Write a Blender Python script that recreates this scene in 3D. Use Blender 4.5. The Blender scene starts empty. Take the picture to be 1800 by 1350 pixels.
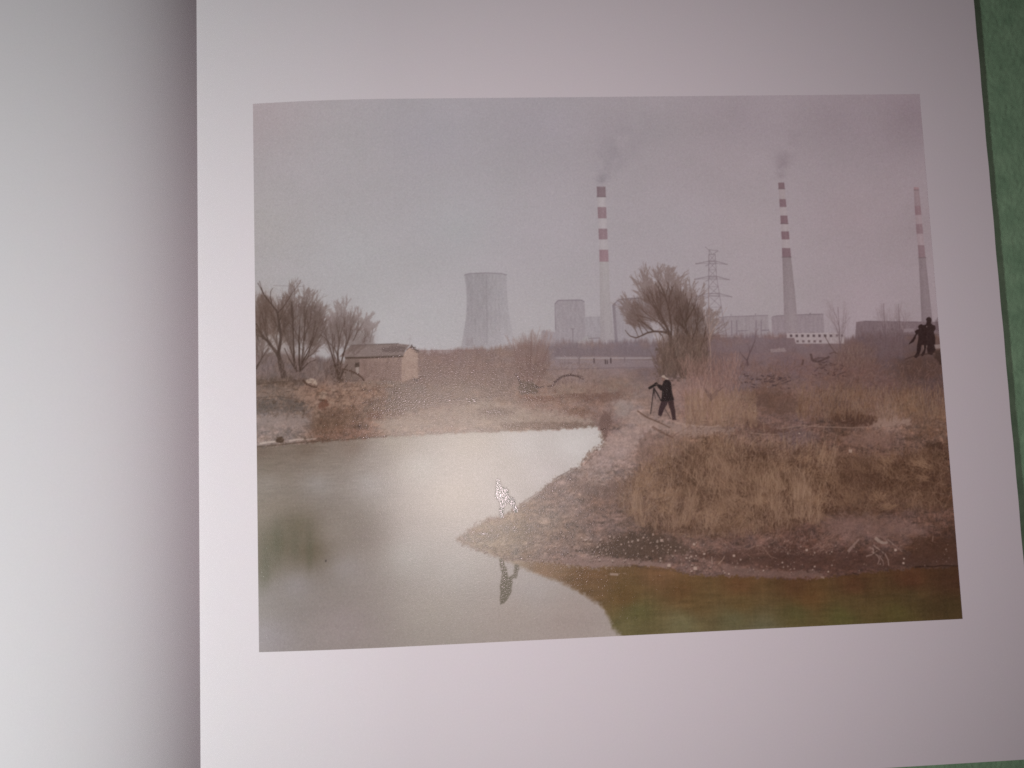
# An open photo book lying on green felt, lit by a window-side lamp and a small flash beside the camera.
# The right page carries a printed landscape (power station across a pond); its ink is painted here with
# numpy and stored as vertex colours on the printed sheet.
import bpy, math, random
import numpy as np
BLANK = False
rng = np.random.default_rng(11)
random.seed(11)
sc = bpy.context.scene
col = sc.collection

# ------------------------------------------------------------------ camera (page frame: x right, y down, z away)
RV = np.array([-0.10087643, -0.07073629, -0.03402191])
TV = np.array([0.03256403, -0.00865848, 0.33494497])
ASPECT = 1.2762675
FPX = 1700.0
def rodrigues(r):
    a = np.linalg.norm(r); k = r / a
    K = np.array([[0, -k[2], k[1]], [k[2], 0, -k[0]], [-k[1], k[0], 0]])
    return np.eye(3) + np.sin(a) * K + (1 - np.cos(a)) * K @ K
RM = rodrigues(RV); CAMP = -RM.T @ TV
PW, PH = 0.24, 0.24 / ASPECT            # printed picture, metres
GX = -0.1400                            # gutter
RX, YT, YB = 0.1438, -0.1420, 0.1421    # right page edge, head and foot of the book
X0, KD = -.070, 1.35
def dip(x):                             # height of the right page (up is +)
    return -KD * np.maximum(0.0, X0 - x) ** 2
def project(x, y, up):                  # measured place on the page -> place in the photograph
    X = np.stack([x, y, -up], -1) @ RM.T + TV
    return 900 + FPX * X[..., 0] / X[..., 2], 675 + FPX * X[..., 1] / X[..., 2]
def measure(px, py):                    # place in the photograph -> place on the page
    d = np.stack([(np.asarray(px, float) - 900) / FPX, (np.asarray(py, float) - 675) / FPX, np.ones(np.shape(px))], -1) @ RM
    up = np.zeros(np.shape(px))
    for _ in range(6):
        s = (-up - CAMP[2]) / d[..., 2]
        x = CAMP[0] + s * d[..., 0]; y = CAMP[1] + s * d[..., 1]
        up = dip(x)
    return x, y

# ------------------------------------------------------------------ small helpers
def tag(o, label=None, cat=None, group=None, kind=None):
    if label: o['label'] = label
    if cat: o['category'] = cat
    if group: o['group'] = group
    if kind: o['kind'] = kind
    return o
def link(name, me, mat, parent=None):
    o = bpy.data.objects.new(name, me); col.objects.link(o)
    if mat: me.materials.append(mat)
    if parent: o.parent = parent
    return o
def grid_mesh(name, xs, ys, zfun):
    X, Y = np.meshgrid(xs, ys)
    Z = zfun(X, Y)
    n, m = len(xs), len(ys)
    v = np.stack([X, Y, Z], -1).reshape(-1, 3)
    i = (np.arange(m - 1)[:, None] * n + np.arange(n - 1)[None]).ravel()
    f = np.stack([i, i + 1, i + n + 1, i + n], -1)
    return raw_mesh(name, v, f)
def raw_mesh(name, v, f, smooth=True):
    me = bpy.data.meshes.new(name)
    nv, nf = len(v), len(f)
    me.vertices.add(nv); me.vertices.foreach_set('co', v.astype(np.float32).ravel())
    me.loops.add(nf * 4); me.loops.foreach_set('vertex_index', f.astype(np.int32).ravel())
    me.polygons.add(nf)
    me.polygons.foreach_set('loop_start', np.arange(0, nf * 4, 4, dtype=np.int32))
    me.polygons.foreach_set('loop_total', np.full(nf, 4, dtype=np.int32))
    me.polygons.foreach_set('use_smooth', np.full(nf, smooth, dtype=bool))
    me.update(calc_edges=True)
    return me

# ------------------------------------------------------------------ materials
def new_mat(name):
    m = bpy.data.materials.new(name); m.use_nodes = True
    nt = m.node_tree; b = nt.nodes['Principled BSDF']
    return m, nt, b
def nd(nt, typ, **kw):
    n = nt.nodes.new(typ)
    for k, v in kw.items():
        if k.startswith('i_'): n.inputs[k[2:].replace('_', ' ')].default_value = v
        else: setattr(n, k, v)
    return n
def paper_material():
    m, nt, b = new_mat('matte_paper')
    L = nt.links.new
    tc = nd(nt, 'ShaderNodeTexCoord')
    fine = nd(nt, 'ShaderNodeTexNoise', i_Scale=1500.0, i_Detail=3.0)
    blot = nd(nt, 'ShaderNodeTexNoise', i_Scale=210.0, i_Detail=3.0)
    L(tc.outputs['Object'], fine.inputs['Vector']); L(tc.outputs['Object'], blot.inputs['Vector'])
    mix = nd(nt, 'ShaderNodeMix', data_type='RGBA', blend_type='OVERLAY')
    mix.inputs['Factor'].default_value = 0.16
    mix.inputs['A'].default_value = (.845, .85, .85, 1)
    L(fine.outputs['Fac'], mix.inputs['B'])
    mix2 = nd(nt, 'ShaderNodeMix', data_type='RGBA', blend_type='OVERLAY')
    mix2.inputs['Factor'].default_value = 0.07
    L(mix.outputs['Result'], mix2.inputs['A']); L(blot.outputs['Color'], mix2.inputs['B'])
    L(mix2.outputs['Result'], b.inputs['Base Color'])
    b.inputs['Roughness'].default_value = .75
    b.inputs['Specular IOR Level'].default_value = .15
    bp = nd(nt, 'ShaderNodeBump', i_Strength=.12, i_Distance=.00006)
    L(fine.outputs['Fac'], bp.inputs['Height']); L(bp.outputs['Normal'], b.inputs['Normal'])
    return m
def edge_material():
    m, nt, b = new_mat('stacked_page_edges')
    L = nt.links.new
    tc = nd(nt, 'ShaderNodeTexCoord')
    w = nd(nt, 'ShaderNodeTexWave', bands_direction='Z', i_Scale=900.0, i_Distortion=1.5, i_Detail=2.0)
    L(tc.outputs['Object'], w.inputs['Vector'])
    r = nd(nt, 'ShaderNodeValToRGB')
    r.color_ramp.elements[0].color = (.33, .31, .30, 1); r.color_ramp.elements[1].color = (.74, .72, .71, 1)
    L(w.outputs['Fac'], r.inputs['Fac']); L(r.outputs['Color'], b.inputs['Base Color'])
    b.inputs['Roughness'].default_value = .8
    return m
def cover_material():
    m, nt, b = new_mat('grey_cover_cloth')
    L = nt.links.new
    n = nd(nt, 'ShaderNodeTexNoise', i_Scale=900.0, i_Detail=4.0)
    r = nd(nt, 'ShaderNodeValToRGB')
    r.color_ramp.elements[0].color = (.10, .085, .085, 1); r.color_ramp.elements[1].color = (.2, .175, .175, 1)
    L(n.outputs['Fac'], r.inputs['Fac']); L(r.outputs['Color'], b.inputs['Base Color'])
    b.inputs['Roughness'].default_value = .8
    return m
def felt_material():
    m, nt, b = new_mat('green_felt')
    L = nt.links.new
    tc = nd(nt, 'ShaderNodeTexCoord')
    a = nd(nt, 'ShaderNodeTexNoise', i_Scale=2600.0, i_Detail=4.0, i_Roughness=.7)
    c = nd(nt, 'ShaderNodeTexNoise', i_Scale=140.0, i_Detail=5.0, i_Roughness=.6)
    v = nd(nt, 'ShaderNodeTexVoronoi', i_Scale=900.0)
    for n in (a, c, v): L(tc.outputs['Object'], n.inputs['Vector'])
    mx = nd(nt, 'ShaderNodeMath', operation='MULTIPLY_ADD'); mx.inputs[1].default_value = .5
    L(a.outputs['Fac'], mx.inputs[0]); L(c.outputs['Fac'], mx.inputs[2])
    r = nd(nt, 'ShaderNodeValToRGB')
    r.color_ramp.elements[0].position = .5; r.color_ramp.elements[1].position = 1.0
    r.color_ramp.elements[0].color = (.175, .325, .19, 1); r.color_ramp.elements[1].color = (.27, .46, .275, 1)
    L(mx.outputs[0], r.inputs['Fac']); L(r.outputs['Color'], b.inputs['Base Color'])
    b.inputs['Roughness'].default_value = .95; b.inputs['Specular IOR Level'].default_value = .1
    b.inputs['Sheen Weight'].default_value = .15
    bp = nd(nt, 'ShaderNodeBump', i_Strength=.5, i_Distance=.0003)
    L(a.outputs['Fac'], bp.inputs['Height']); L(bp.outputs['Normal'], b.inputs['Normal'])
    return m
def ink_material():
    m, nt, b = new_mat('printed_ink')
    L = nt.links.new
    at = nd(nt, 'ShaderNodeAttribute', attribute_name='ink')
    gl = nd(nt, 'ShaderNodeAttribute', attribute_name='ink_gloss')
    tc = nd(nt, 'ShaderNodeTexCoord')
    fine = nd(nt, 'ShaderNodeTexNoise', i_Scale=1500.0, i_Detail=2.0)
    grain = nd(nt, 'ShaderNodeTexNoise', i_Scale=2500.0, i_Detail=2.0, i_Roughness=.7)
    L(tc.outputs['Object'], fine.inputs['Vector']); L(tc.outputs['Object'], grain.inputs['Vector'])
    mix = nd(nt, 'ShaderNodeMix', data_type='RGBA', blend_type='OVERLAY')
    mix.inputs['Factor'].default_value = .12
    L(at.outputs['Color'], mix.inputs['A']); L(fine.outputs['Fac'], mix.inputs['B'])
    L(mix.outputs['Result'], b.inputs['Base Color'])
    mr = nd(nt, 'ShaderNodeMapRange')
    mr.inputs['To Min'].default_value = .36; mr.inputs['To Max'].default_value = .30
    L(gl.outputs['Fac'], mr.inputs['Value']); L(mr.outputs['Result'], b.inputs['Roughness'])
    b.inputs['Specular IOR Level'].default_value = .8
    b.inputs['Specular Tint'].default_value = (.88, 1, .86, 1)
    bp = nd(nt, 'ShaderNodeBump', i_Strength=.8, i_Distance=.000022)
    L(grain.outputs['Fac'], bp.inputs['Height']); L(bp.outputs['Normal'], b.inputs['Normal'])
    # heavy dark ink dries to a glossy grainy skin that sparkles in the flash
    gr2 = nd(nt, 'ShaderNodeTexNoise', i_Scale=2100.0, i_Detail=1.0)
    L(tc.outputs['Object'], gr2.inputs['Vector'])
    bp2 = nd(nt, 'ShaderNodeBump', i_Strength=1.0, i_Distance=.000085)
    L(gr2.outputs['Fac'], bp2.inputs['Height']); L(bp2.outputs['Normal'], b.inputs['Coat Normal'])
    cw = nd(nt, 'ShaderNodeMath', operation='MULTIPLY_ADD'); cw.inputs[1].default_value = .75; cw.inputs[2].default_value = .05
    L(gl.outputs['Fac'], cw.inputs[0]); L(cw.outputs[0], b.inputs['Coat Weight'])
    b.inputs['Coat Tint'].default_value = (.87, 1, .87, 1)
    b.inputs['Coat Roughness'].default_value = .19; b.inputs['Coat IOR'].default_value = 1.75
    return m
M_PAPER, M_EDGE, M_COVER, M_FELT, M_INK = paper_material(), edge_material(), cover_material(), felt_material(), ink_material()

#PAINT_BEGIN
# ------------------------------------------------------------------ painting the printed landscape
# Colours are written as the photograph shows them (sRGB); the lamp light falling on the page is divided
# out at the end, so what is stored is plain ink reflectance.
LIGHT = np.array([[ 0.5565, 0.0657,-0.0623,-0.0036,-0.0046,-0.1732,-0.0451, 0.0247, 0.0054,-0.0427, 0.0126,-0.0134,-0.0085,-0.0009, 0.0178],
 [ 0.4749, 0.0568,-0.0511,-0.0034,-0.0034,-0.1619,-0.0409, 0.0208, 0.0044,-0.0259, 0.0136,-0.0113,-0.0174,-0.0027, 0.0231],
 [ 0.5038, 0.0598,-0.0546,-0.0035,-0.004 ,-0.1667,-0.0425, 0.0221, 0.0047,-0.0309, 0.0133,-0.0121,-0.0148,-0.0023, 0.0218]])

def paint_picture():
    W, H = NX + 1, NY + 1
    S = NX / 1207.0
    XX, YY = np.meshgrid(gx, gy)
    PX, PY = project(XX, YY, dip(XX))              # where each point of the sheet shows in the photograph
    C = np.zeros((H, W, 3)); LAB = np.zeros((H, W), np.uint8)
    PARTS = {}
    def part(name, label):
        PARTS[len(PARTS) + 1] = (name, label); return len(PARTS)
    def to_r(pts):
        p = np.asarray(pts, float); x, y = measure(p[..., 0], p[..., 1])
        return np.stack([(x / PW + .5) * NX, (y / PH + .5) * NY], -1)

    # ---- noise
    def vnoise(cx, cy, seed):
        r = np.random.default_rng(seed)
        h, w = int(H / (cy * S)) + 3, int(W / (cx * S)) + 3
        g = r.normal(size=(h, w))
        u = np.arange(W) / (cx * S); v = np.arange(H) / (cy * S)
        i = u.astype(int); fu = u - i; j = v.astype(int); fv = v - j
        fu = fu * fu * (3 - 2 * fu); fv = fv * fv * (3 - 2 * fv)
        a = g[:, i] * (1 - fu) + g[:, i + 1] * fu
        return a[j] * (1 - fv)[:, None] + a[j + 1] * fv[:, None]
    def fbm(cx, cy, seed, n=4, gain=.6):
        s = 0; a = 1; t = 0
        for k in range(n):
            s = s + a * vnoise(max(cx, .9), max(cy, .9), seed + k); t += a * a; a *= gain; cx /= 2; cy /= 2
        return s / t ** .5
    def blur(a, sig):
        r = max(1, int(3 * sig)); k = np.exp(-.5 * (np.arange(-r, r + 1) / sig) ** 2); k /= k.sum()
        for ax_ in (0, 1):
            pad = [(0, 0)] * a.ndim; pad[ax_] = (r, r)
            b = np.pad(a, pad, mode='edge'); o = 0
            for t in range(2 * r + 1):
                sl = [slice(None)] * a.ndim; sl[ax_] = slice(t, t + a.shape[ax_]); o = o + k[t] * b[tuple(sl)]
            a = o
        return a
    # ---- smooth colour fields through control points
    def field(pts, power=3.2, soft=14.0):
        p = np.array(pts, float); st = 8
        qx, qy = PX[::st, ::st], PY[::st, ::st]
        num = 0; den = 0
        for x, y, r, g, b in p:
            w = 1 / (np.hypot(qx - x, (qy - y) * 1.25) + soft) ** power
            num = num + w[..., None] * np.array([r, g, b]); den = den + w
        f = num / den[..., None]
        u = np.arange(W) / st; v = np.arange(H) / st
        i = np.minimum(u.astype(int), f.shape[1] - 2); j = np.minimum(v.astype(int), f.shape[0] - 2)
        fu = (u - i)[None, :, None]; fv = (v - j)[:, None, None]
        a = f[:, i] * (1 - fu) + f[:, i + 1] * fu
        return a[j] * (1 - fv) + a[j + 1] * fv
    ROUGH = fbm(5, 4, 900, 4, .7)
    # ---- filled shapes with soft edges
    def poly(pts, soft=1.0, rough=0.0, seed=0):
        q = to_r(pts); n = len(q)
        pad = 4 + 3 * (soft + rough) * S
        x0, y0 = np.floor(q.min(0) - pad).astype(int); x1, y1 = np.ceil(q.max(0) + pad).astype(int)
        x0, y0, x1, y1 = max(x0, 0), max(y0, 0), min(x1, W - 1), min(y1, H - 1)
        m = np.zeros((H, W))
        if x1 <= x0 or y1 <= y0: return m
        gx_, gy_ = np.meshgrid(np.arange(x0, x1 + 1), np.arange(y0, y1 + 1)); gx_ = gx_.astype(float); gy_ = gy_.astype(float)
        d2 = np.full(gx_.shape, 1e9); ins = np.zeros(gx_.shape, bool)
        for k in range(n):
            ax_, ay_ = q[k]; bx_, by_ = q[(k + 1) % n]
            ex, ey = bx_ - ax_, by_ - ay_; L = ex * ex + ey * ey + 1e-9
            t = np.clip(((gx_ - ax_) * ex + (gy_ - ay_) * ey) / L, 0, 1)
            d2 = np.minimum(d2, (gx_ - ax_ - t * ex) ** 2 + (gy_ - ay_ - t * ey) ** 2)
            if ay_ != by_:
                c = ((ay_ > gy_) != (by_ > gy_)) & (gx_ < ex * (gy_ - ay_) / (by_ - ay_) + ax_); ins ^= c
        d = np.sqrt(d2) * np.where(ins, 1, -1)
        if rough:
            d = d + rough * S * ROUGH[np.ix_((np.arange(y0, y1 + 1) + seed * 61) % H, (np.arange(x0, x1 + 1) + seed * 97) % W)]
        m[y0:y1 + 1, x0:x1 + 1] = np.clip(.5 + d / (soft * S), 0, 1)
        return m
    def over(m, colr, a=1.0):
        ry = np.flatnonzero(m.max(1) > .002); rx = np.flatnonzero(m.max(0) > .002)
        if not len(ry) or not len(rx): return
        sl = (slice(ry[0], ry[-1] + 1), slice(rx[0], rx[-1] + 1))
        a = np.asarray(a, float); a = a[sl] if a.ndim == 2 else a
        c = np.asarray(colr, float); c = c[sl] if c.ndim == 3 else c
        k = (m[sl] * a)[..., None]; C[sl] = C[sl] * (1 - k) + c * k
    def lab(m, i, t=.5): LAB[m > t] = i
    def blob(x, y, rx, ry, soft=1.0):               # soft ellipse 0..1
        return np.exp(-(((PX - x) / rx) ** 2 + ((PY - y) / ry) ** 2) ** soft)
    # ---- thin strokes, whole batches at once.  seg rows: x0 y0 x1 y1 width r g b
    def strokes(seg, alpha=1.0, idx=None, thr=.35):
        seg = np.asarray(seg, float)
        if not len(seg): return
        a = to_r(seg[:, 0:2]); b = to_r(seg[:, 2:4]); w = seg[:, 4] * S; c = seg[:, 5:8]
        k = np.maximum(1, np.ceil(w / 1.0)).astype(int)         # parallel tracks for thick strokes
        d = b - a; L = np.hypot(d[:, 0], d[:, 1]) + 1e-6; nrm = np.stack([-d[:, 1], d[:, 0]], -1) / L[:, None]
        rep = np.repeat(np.arange(len(seg)), k)
        tr = np.concatenate([(np.arange(j) + .5) / j - .5 for j in k])
        off = nrm[rep] * (tr * w[rep])[:, None]
        a2, b2 = a[rep] + off, b[rep] + off; wt = w[rep] / k[rep]; L2 = L[rep]; c2 = c[rep]
        n = np.ceil(L2 / .6).astype(int) + 1
        r2 = np.repeat(np.arange(len(n)), n)
        st = np.cumsum(n) - n
        t = (np.arange(n.sum()) - st[r2] + .5) / n[r2]
        p = a2[r2] + (b2 - a2)[r2] * t[:, None]
        wgt = wt[r2] * (L2 / n)[r2]
        ok = (p[:, 0] >= 0) & (p[:, 0] < W - 1) & (p[:, 1] >= 0) & (p[:, 1] < H - 1)
        p, wgt, cc = p[ok], wgt[ok], c2[r2[ok]]
        if not len(p): return
        i = p.astype(int); f = p - i
        ox, oy = i.min(0); ex, ey = i.max(0) + 2; w_, h_ = ex - ox, ey - oy; N = w_ * h_
        cov = np.zeros(N); acc = np.zeros((3, N))
        for dx in (0, 1):
            for dy in (0, 1):
                ww = wgt * (f[:, 0] if dx else 1 - f[:, 0]) * (f[:, 1] if dy else 1 - f[:, 1])
                ix = (i[:, 1] + dy - oy) * w_ + i[:, 0] + dx - ox
                cov += np.bincount(ix, ww, N)
                for q in range(3): acc[q] += np.bincount(ix, ww * cc[:, q], N)
        colr = (acc / np.maximum(cov, 1e-9)).T.reshape(h_, w_, 3); cv = np.minimum(cov, 1).reshape(h_, w_)
        sl = (slice(oy, ey), slice(ox, ex))
        k_ = (cv * alpha)[..., None]; C[sl] = C[sl] * (1 - k_) + colr * k_
        if idx: LAB[sl][cv > thr] = idx
    def line(pts, w0, w1, colr, alpha=1.0, idx=None, thr=.35):
        n = len(pts) - 1
        return strokes([[*pts[i], *pts[i + 1], w0 + (w1 - w0) * i / max(1, n - 1), *colr] for i in range(n)], alpha, idx, thr)
    R = random.Random(4)
    rr = np.random.default_rng(21)
    def fan(bases, cx, cy, rx, ry, n, colr, w=.65, alpha=.45, idx=None, sway=.5):
        s = []
        for _ in range(n):
            bx, by = bases[R.randrange(len(bases))]
            a = R.uniform(0, math.pi); q = R.uniform(.55, 1.05) ** .5
            tx, ty = cx + rx * q * math.cos(a), cy - ry * (q * math.sin(a) * 1.1 - .15) + R.uniform(0, ry * .3)
            mx, my = bx + (tx - bx) * R.uniform(.35, .8), by + (ty - by) * R.uniform(.2, .6)
            j = R.uniform(-14, 10); c = [v + j for v in colr]; px_, py_ = bx, by; st = R.uniform(.25, .5)
            for k in range(1, 8):
                t = st + (1 - st) * k / 7
                x = bx * (1 - t) ** 2 + 2 * mx * t * (1 - t) + tx * t * t; y = by * (1 - t) ** 2 + 2 * my * t * (1 - t) + ty * t * t
                if k > 1: s.append([px_, py_, x, y, w * (1.3 - .6 * k / 7), *c])
                px_, py_ = x, y
        strokes(s, alpha, idx, .3)
    # ---- a bare tree as tapering forking strokes (angles in degrees, 90 is up)
    def grow(out, x, y, ang, length, width, depth, spread, up, dark, pale, maxd):
        x0, y0 = x, y; n = 3; a = ang
        t = depth / maxd
        c = [pale[k] + (dark[k] - pale[k]) * t for k in range(3)]
        j = R.uniform(-10, 10)
        kids = []
        for s in range(n):
            a += R.uniform(-9, 9) + (90 - a) * up
            nx = x + math.cos(math.radians(a)) * length / n; ny = y - math.sin(math.radians(a)) * length / n
            out.append([x, y, nx, ny, max(.5, width * (1 - .25 * s / n)), *[v + j for v in c]])
            x, y = nx, ny; kids.append((x, y, a))
        if depth <= 0: return
        for q in range(R.choice((2, 2, 3))):
            grow(out, x, y, a + R.uniform(-spread, spread), length * R.uniform(.62, .88), width * .66, depth - 1, spread, up, dark, pale, maxd)
        for (kx, ky, ka) in kids[:-1]:
            if R.random() < .75:
                grow(out, kx, ky, ka + R.choice((-1, 1)) * R.uniform(.5, 1.3) * spread, length * R.uniform(.45, .75), width * .5, depth - 1, spread, up, dark, pale, maxd)

    # ================================================================ sky
    sky = field([(450, 200, 164.5, 153, 156), (450, 400, 167.5, 161, 161), (460, 560, 171.5, 165, 166), (620, 300, 164.5, 158, 161), (620, 450, 170.5, 166, 169),
                 (680, 570, 175.5, 171, 173), (760, 240, 160.5, 154, 160), (800, 400, 166.5, 162.5, 166.5), (760, 560, 172.5, 168, 171), (950, 220, 155.5, 147.5, 153.5), (950, 420, 164.5, 156.5, 161.5),
                 (930, 560, 167.5, 160.5, 163.5), (1100, 220, 153, 143, 148), (1180, 400, 161, 151, 156), (1200, 540, 162, 153, 157), (1300, 210, 148, 135, 141), (1300, 300, 157, 144, 149), (1320, 400, 161, 148, 152), (1320, 520, 162, 149, 153),
                 (1480, 210, 139, 125, 131), (1500, 380, 153, 137, 142), (1500, 530, 156, 140, 145), (1610, 200, 127, 112, 118), (1640, 400, 146, 130, 135), (1640, 560, 151, 135, 140)], 2.6, 40)
    C[:] = sky + 1.0 * fbm(90, 60, 1, 3)[..., None] * np.array([1, .7, 1])
    SKY = part('sky', 'pale hazy sky in the upper half of the photograph')
    LAB[:] = SKY

    # ================================================================ smoke
    SM = [part('smoke_plume', 'faint smoke drifting right from the nearest chimney'), part('smoke_plume', 'faint smoke over the middle chimney')]
    n1 = fbm(26, 20, 40, 4)
    yb = np.clip((322 - PY) / 105, 0, 1.4)
    w1 = 9 + 52 * yb; cx1 = 1056 + 64 * yb ** 1.15
    m = np.exp(-((PX - cx1) / w1) ** 2) * (PY < 326) * np.clip((326 - PY) / 8, 0, 1) * np.clip(1.25 - yb, 0, 1) * np.clip(.75 + .45 * n1, 0, 1.3)
    over(m, (138, 129, 135), .62); lab(m, SM[0], .5)
    yb = np.clip((316 - PY) / 90, 0, 1.5)
    m = np.exp(-((PX - (1372 + 14 * yb)) / (6 + 24 * yb)) ** 2) * np.clip((318 - PY) / 8, 0, 1) * np.clip(1.25 - yb, 0, 1) * np.clip(.75 + .45 * n1, 0, 1.3)
    over(m, (132, 118, 124), .5); lab(m, SM[1], .5)

    # ================================================================ power station
    vn = fbm(3, 14, 60, 3)
    def building(pts, colr, name, label, soft=1.2, shade=None):
        i = part(name, label); m = poly(pts, soft)
        c = np.asarray(colr, float) + (2.4 * vn + 1.2 * np.sign(np.sin(PX * .9)) * (np.sin(PY * .35) > .2))[..., None]
        if shade is not None: c = c + shade[..., None]
        over(m, c); lab(m, i); return m
    tw = [(816, 483), (825, 480.5), (854, 479), (882, 480.5), (891, 483), (890.5, 497), (891, 515), (893, 540), (896, 560), (901, 585), (906, 624), (808, 624), (811, 605), (815, 585), (819, 560), (820.5, 535), (820, 510), (818, 496)]
    towershade = np.where(PX > 855, 6 * np.clip((PX - 855) / 30, 0, 1), -3.0) + np.clip((PY - 560) / 50, 0, 1) * 4
    building(tw, (151, 144, 148), 'cooling_tower', 'wide waisted concrete cooling tower fading into haze', 1.6, towershade)
    line([(816, 483.5), (825, 481), (854, 479.8), (882, 481), (891, 483.5)], 1.6, 1.6, (128, 118, 124), .8)
    line([(855, 482), (855, 520), (856, 560), (856, 606)], 1.5, 1.5, (134, 126, 131), .6)
    over(poly([(818, 608), (822, 594), (832, 594), (832, 608)], 2), (136, 127, 130), .5)
    def chimney(left, right, bands, body, label, caps=()):
        i = part('chimney', label)
        ys = [p[1] for p in left]
        xl = np.interp(PY, ys, [p[0] for p in left]); xr_ = np.interp(PY, [p[1] for p in right], [p[0] for p in right])
        m = np.clip(PX - xl + .5, 0, 1) * np.clip(xr_ - PX + .5, 0, 1) * np.clip(PY - ys[0] + .5, 0, 1) * np.clip(ys[-1] - PY + .5, 0, 1)
        t = np.clip((PX - xl) / (xr_ - xl), 0, 1)
        c = np.zeros((H, W, 3)) + np.asarray(body[0], float)
        f = np.clip((PY - 440) / (ys[-1] - 440), 0, 1)[..., None]
        c = c * (1 - f) + np.asarray(body[1], float) * f
        for y0, y1, cc in bands:
            k = (np.clip(PY - y0 + .5, 0, 1) * np.clip(y1 - PY + .5, 0, 1))[..., None]; c = c * (1 - k) + np.asarray(cc, float) * k
        c = c + ((.45 - np.abs(t - .6)) * 12)[..., None] + 1.3 * vn[..., None]
        over(m, c); lab(m, i)
        for y, d in caps:
            xa = np.interp(y, ys, [p[0] for p in left]); xb = np.interp(y, [p[1] for p in right], [p[0] for p in right])
            strokes([[xa - d, y, xb + d, y, 1.6, 104, 88, 92]], .7, i)
    wht, red = (164, 154, 157), (134, 112, 118)
    # buildings first, chimneys in front of them
    building([(951, 581), (963, 581), (965, 583), (976, 584), (1000, 584), (1000, 606), (951, 606)], (149, 139, 144), 'power_station_building', 'low grey plant wing beside the tall boiler house')
    building([(1027, 557), (1056, 556), (1056, 604), (1027, 604)], (151, 142, 147), 'power_station_building', 'grey plant block tucked behind the red and white chimney')
    bm = building([(975, 534), (978, 530), (981, 527), (1022, 526.5), (1023, 529), (1027.5, 530), (1029, 560), (1029.5, 600), (976, 600)], (148, 138, 143), 'power_station_building', 'tall box-shaped grey boiler house left of the chimney')
    line([(975.5, 534), (981, 528), (1022, 527.5), (1027, 530.5)], 1.6, 1.6, (118, 106, 114), .8)
    line([(975.5, 534), (976.5, 580)], 1.2, 1.2, (120, 108, 116), .6)
    building([(1076, 537), (1079, 534), (1088, 526), (1098, 524), (1128, 523), (1140, 530), (1150, 604), (1081, 604)], (150, 140, 145), 'power_station_building', 'tall grey boiler house behind the big bare willow')
    line([(1076.5, 537), (1088, 526.5), (1126, 523.8)], 1.6, 1.6, (116, 104, 110), .8)
    over(poly([(1076, 537), (1081, 532), (1086, 604), (1081, 604)], 2), (122, 110, 116), .7)
    b4 = building([(1258, 590), (1262, 560), (1275, 556.5), (1350, 554), (1352, 592)], (146, 133, 137), 'power_station_building', 'long grey turbine hall right of the pylon')
    line([(1264, 558.5), (1276, 556.8), (1350, 554.4)], 1.2, 1.2, (118, 103, 110), .8)
    strokes([[x, 563, x, 590, 2.2, 120, 105, 112] for x in (1286, 1295, 1329, 1338)] + [[1295, 582, 1315, 581, 1.5, 112, 98, 104], [1338, 581, 1352, 580, 1.8, 108, 94, 100]], .7)
    strokes([[1285, 555, 1285, 552, 1.5, 122, 108, 114], [1328, 554, 1328, 551, 1.5, 122, 108, 114]], .8)
    building([(1357, 590), (1356, 558), (1366, 555), (1424, 551.5), (1447, 552), (1449, 575), (1449, 592)], (141, 126, 131), 'power_station_building', 'grey plant hall behind the foot of the middle chimney')
    strokes([[1357, 557, 1366, 555, 1.2, 112, 97, 103], [1366, 555, 1447, 552, 1.2, 112, 97, 103], [1424, 552, 1424, 550, 3, 118, 103, 108]], .8)
    chimney([(1048.8, 328), (1051, 380), (1053.5, 440), (1054.2, 500), (1055, 560), (1055.5, 600)], [(1064.2, 328), (1066, 380), (1069, 440), (1072, 520), (1077, 570), (1081, 600)],
            [(327, 346, (122, 104, 109)), (346, 364, wht), (364, 384, red), (384, 402, wht), (402, 421, red), (421, 439, wht), (439, 460, (140, 115, 121))],
            ((158, 149, 150), (150, 140, 143)), 'tall chimney with red and white bands between the boiler houses', [(346, .8)])
    chimney([(1367.8, 321), (1370, 352), (1374, 420), (1376, 480), (1378.4, 560), (1379, 584)], [(1378.4, 321), (1381, 350), (1386, 400), (1390, 448), (1398, 520), (1403, 584)],
            [(320, 332, (116, 94, 99)), (332, 350, (152, 137, 140)), (350, 364, (120, 97, 103)), (364, 379, (156, 142, 145)), (379, 394, (119, 95, 101)), (394, 407, (156, 142, 145)), (407, 421, (119, 95, 101)), (421, 436, (156, 142, 145)), (436, 452, (120, 97, 103))],
            ((130, 116, 119), (140, 125, 129)), 'chimney with dark and pale bands near the middle of the plant', [(332, .8), (393, .8), (452, 1.2)])
    chimney([(1606.2, 329), (1607.5, 360), (1611, 410), (1614, 440), (1617, 500), (1620, 570)], [(1614.6, 329), (1617, 350), (1621.5, 400), (1625.5, 440), (1633, 510), (1639.5, 570)],
            [(329, 334, (140, 112, 116)), (334, 362, (134, 114, 118)), (362, 378, (127, 102, 107)), (378, 394, (145, 126, 130)), (394, 411, (127, 104, 109)), (411, 431, (146, 127, 131)), (431, 453, (126, 103, 108))],
            ((126, 110, 114), (124, 108, 112)), 'farthest chimney cut by the right edge of the photograph', [(334, .6), (453, 1)])
    over(poly([(1022, 600), (1024, 594), (1031, 590), (1038, 594), (1041, 600)], 1.5), (152, 144, 146), .9)
    strokes([[1007, 578, 1007, 606, 1.4, 112, 100, 106], [1003, 578, 1010, 578, 1.2, 112, 100, 106], [1034, 595, 1055, 594, 1.5, 120, 107, 112]], .8)
    building([(1503, 592), (1505, 566), (1520, 564), (1560, 565), (1660, 566), (1660, 600), (1503, 600)], (116, 98, 102), 'power_station_building', 'long low dark hall at the far right behind two people')
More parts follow.
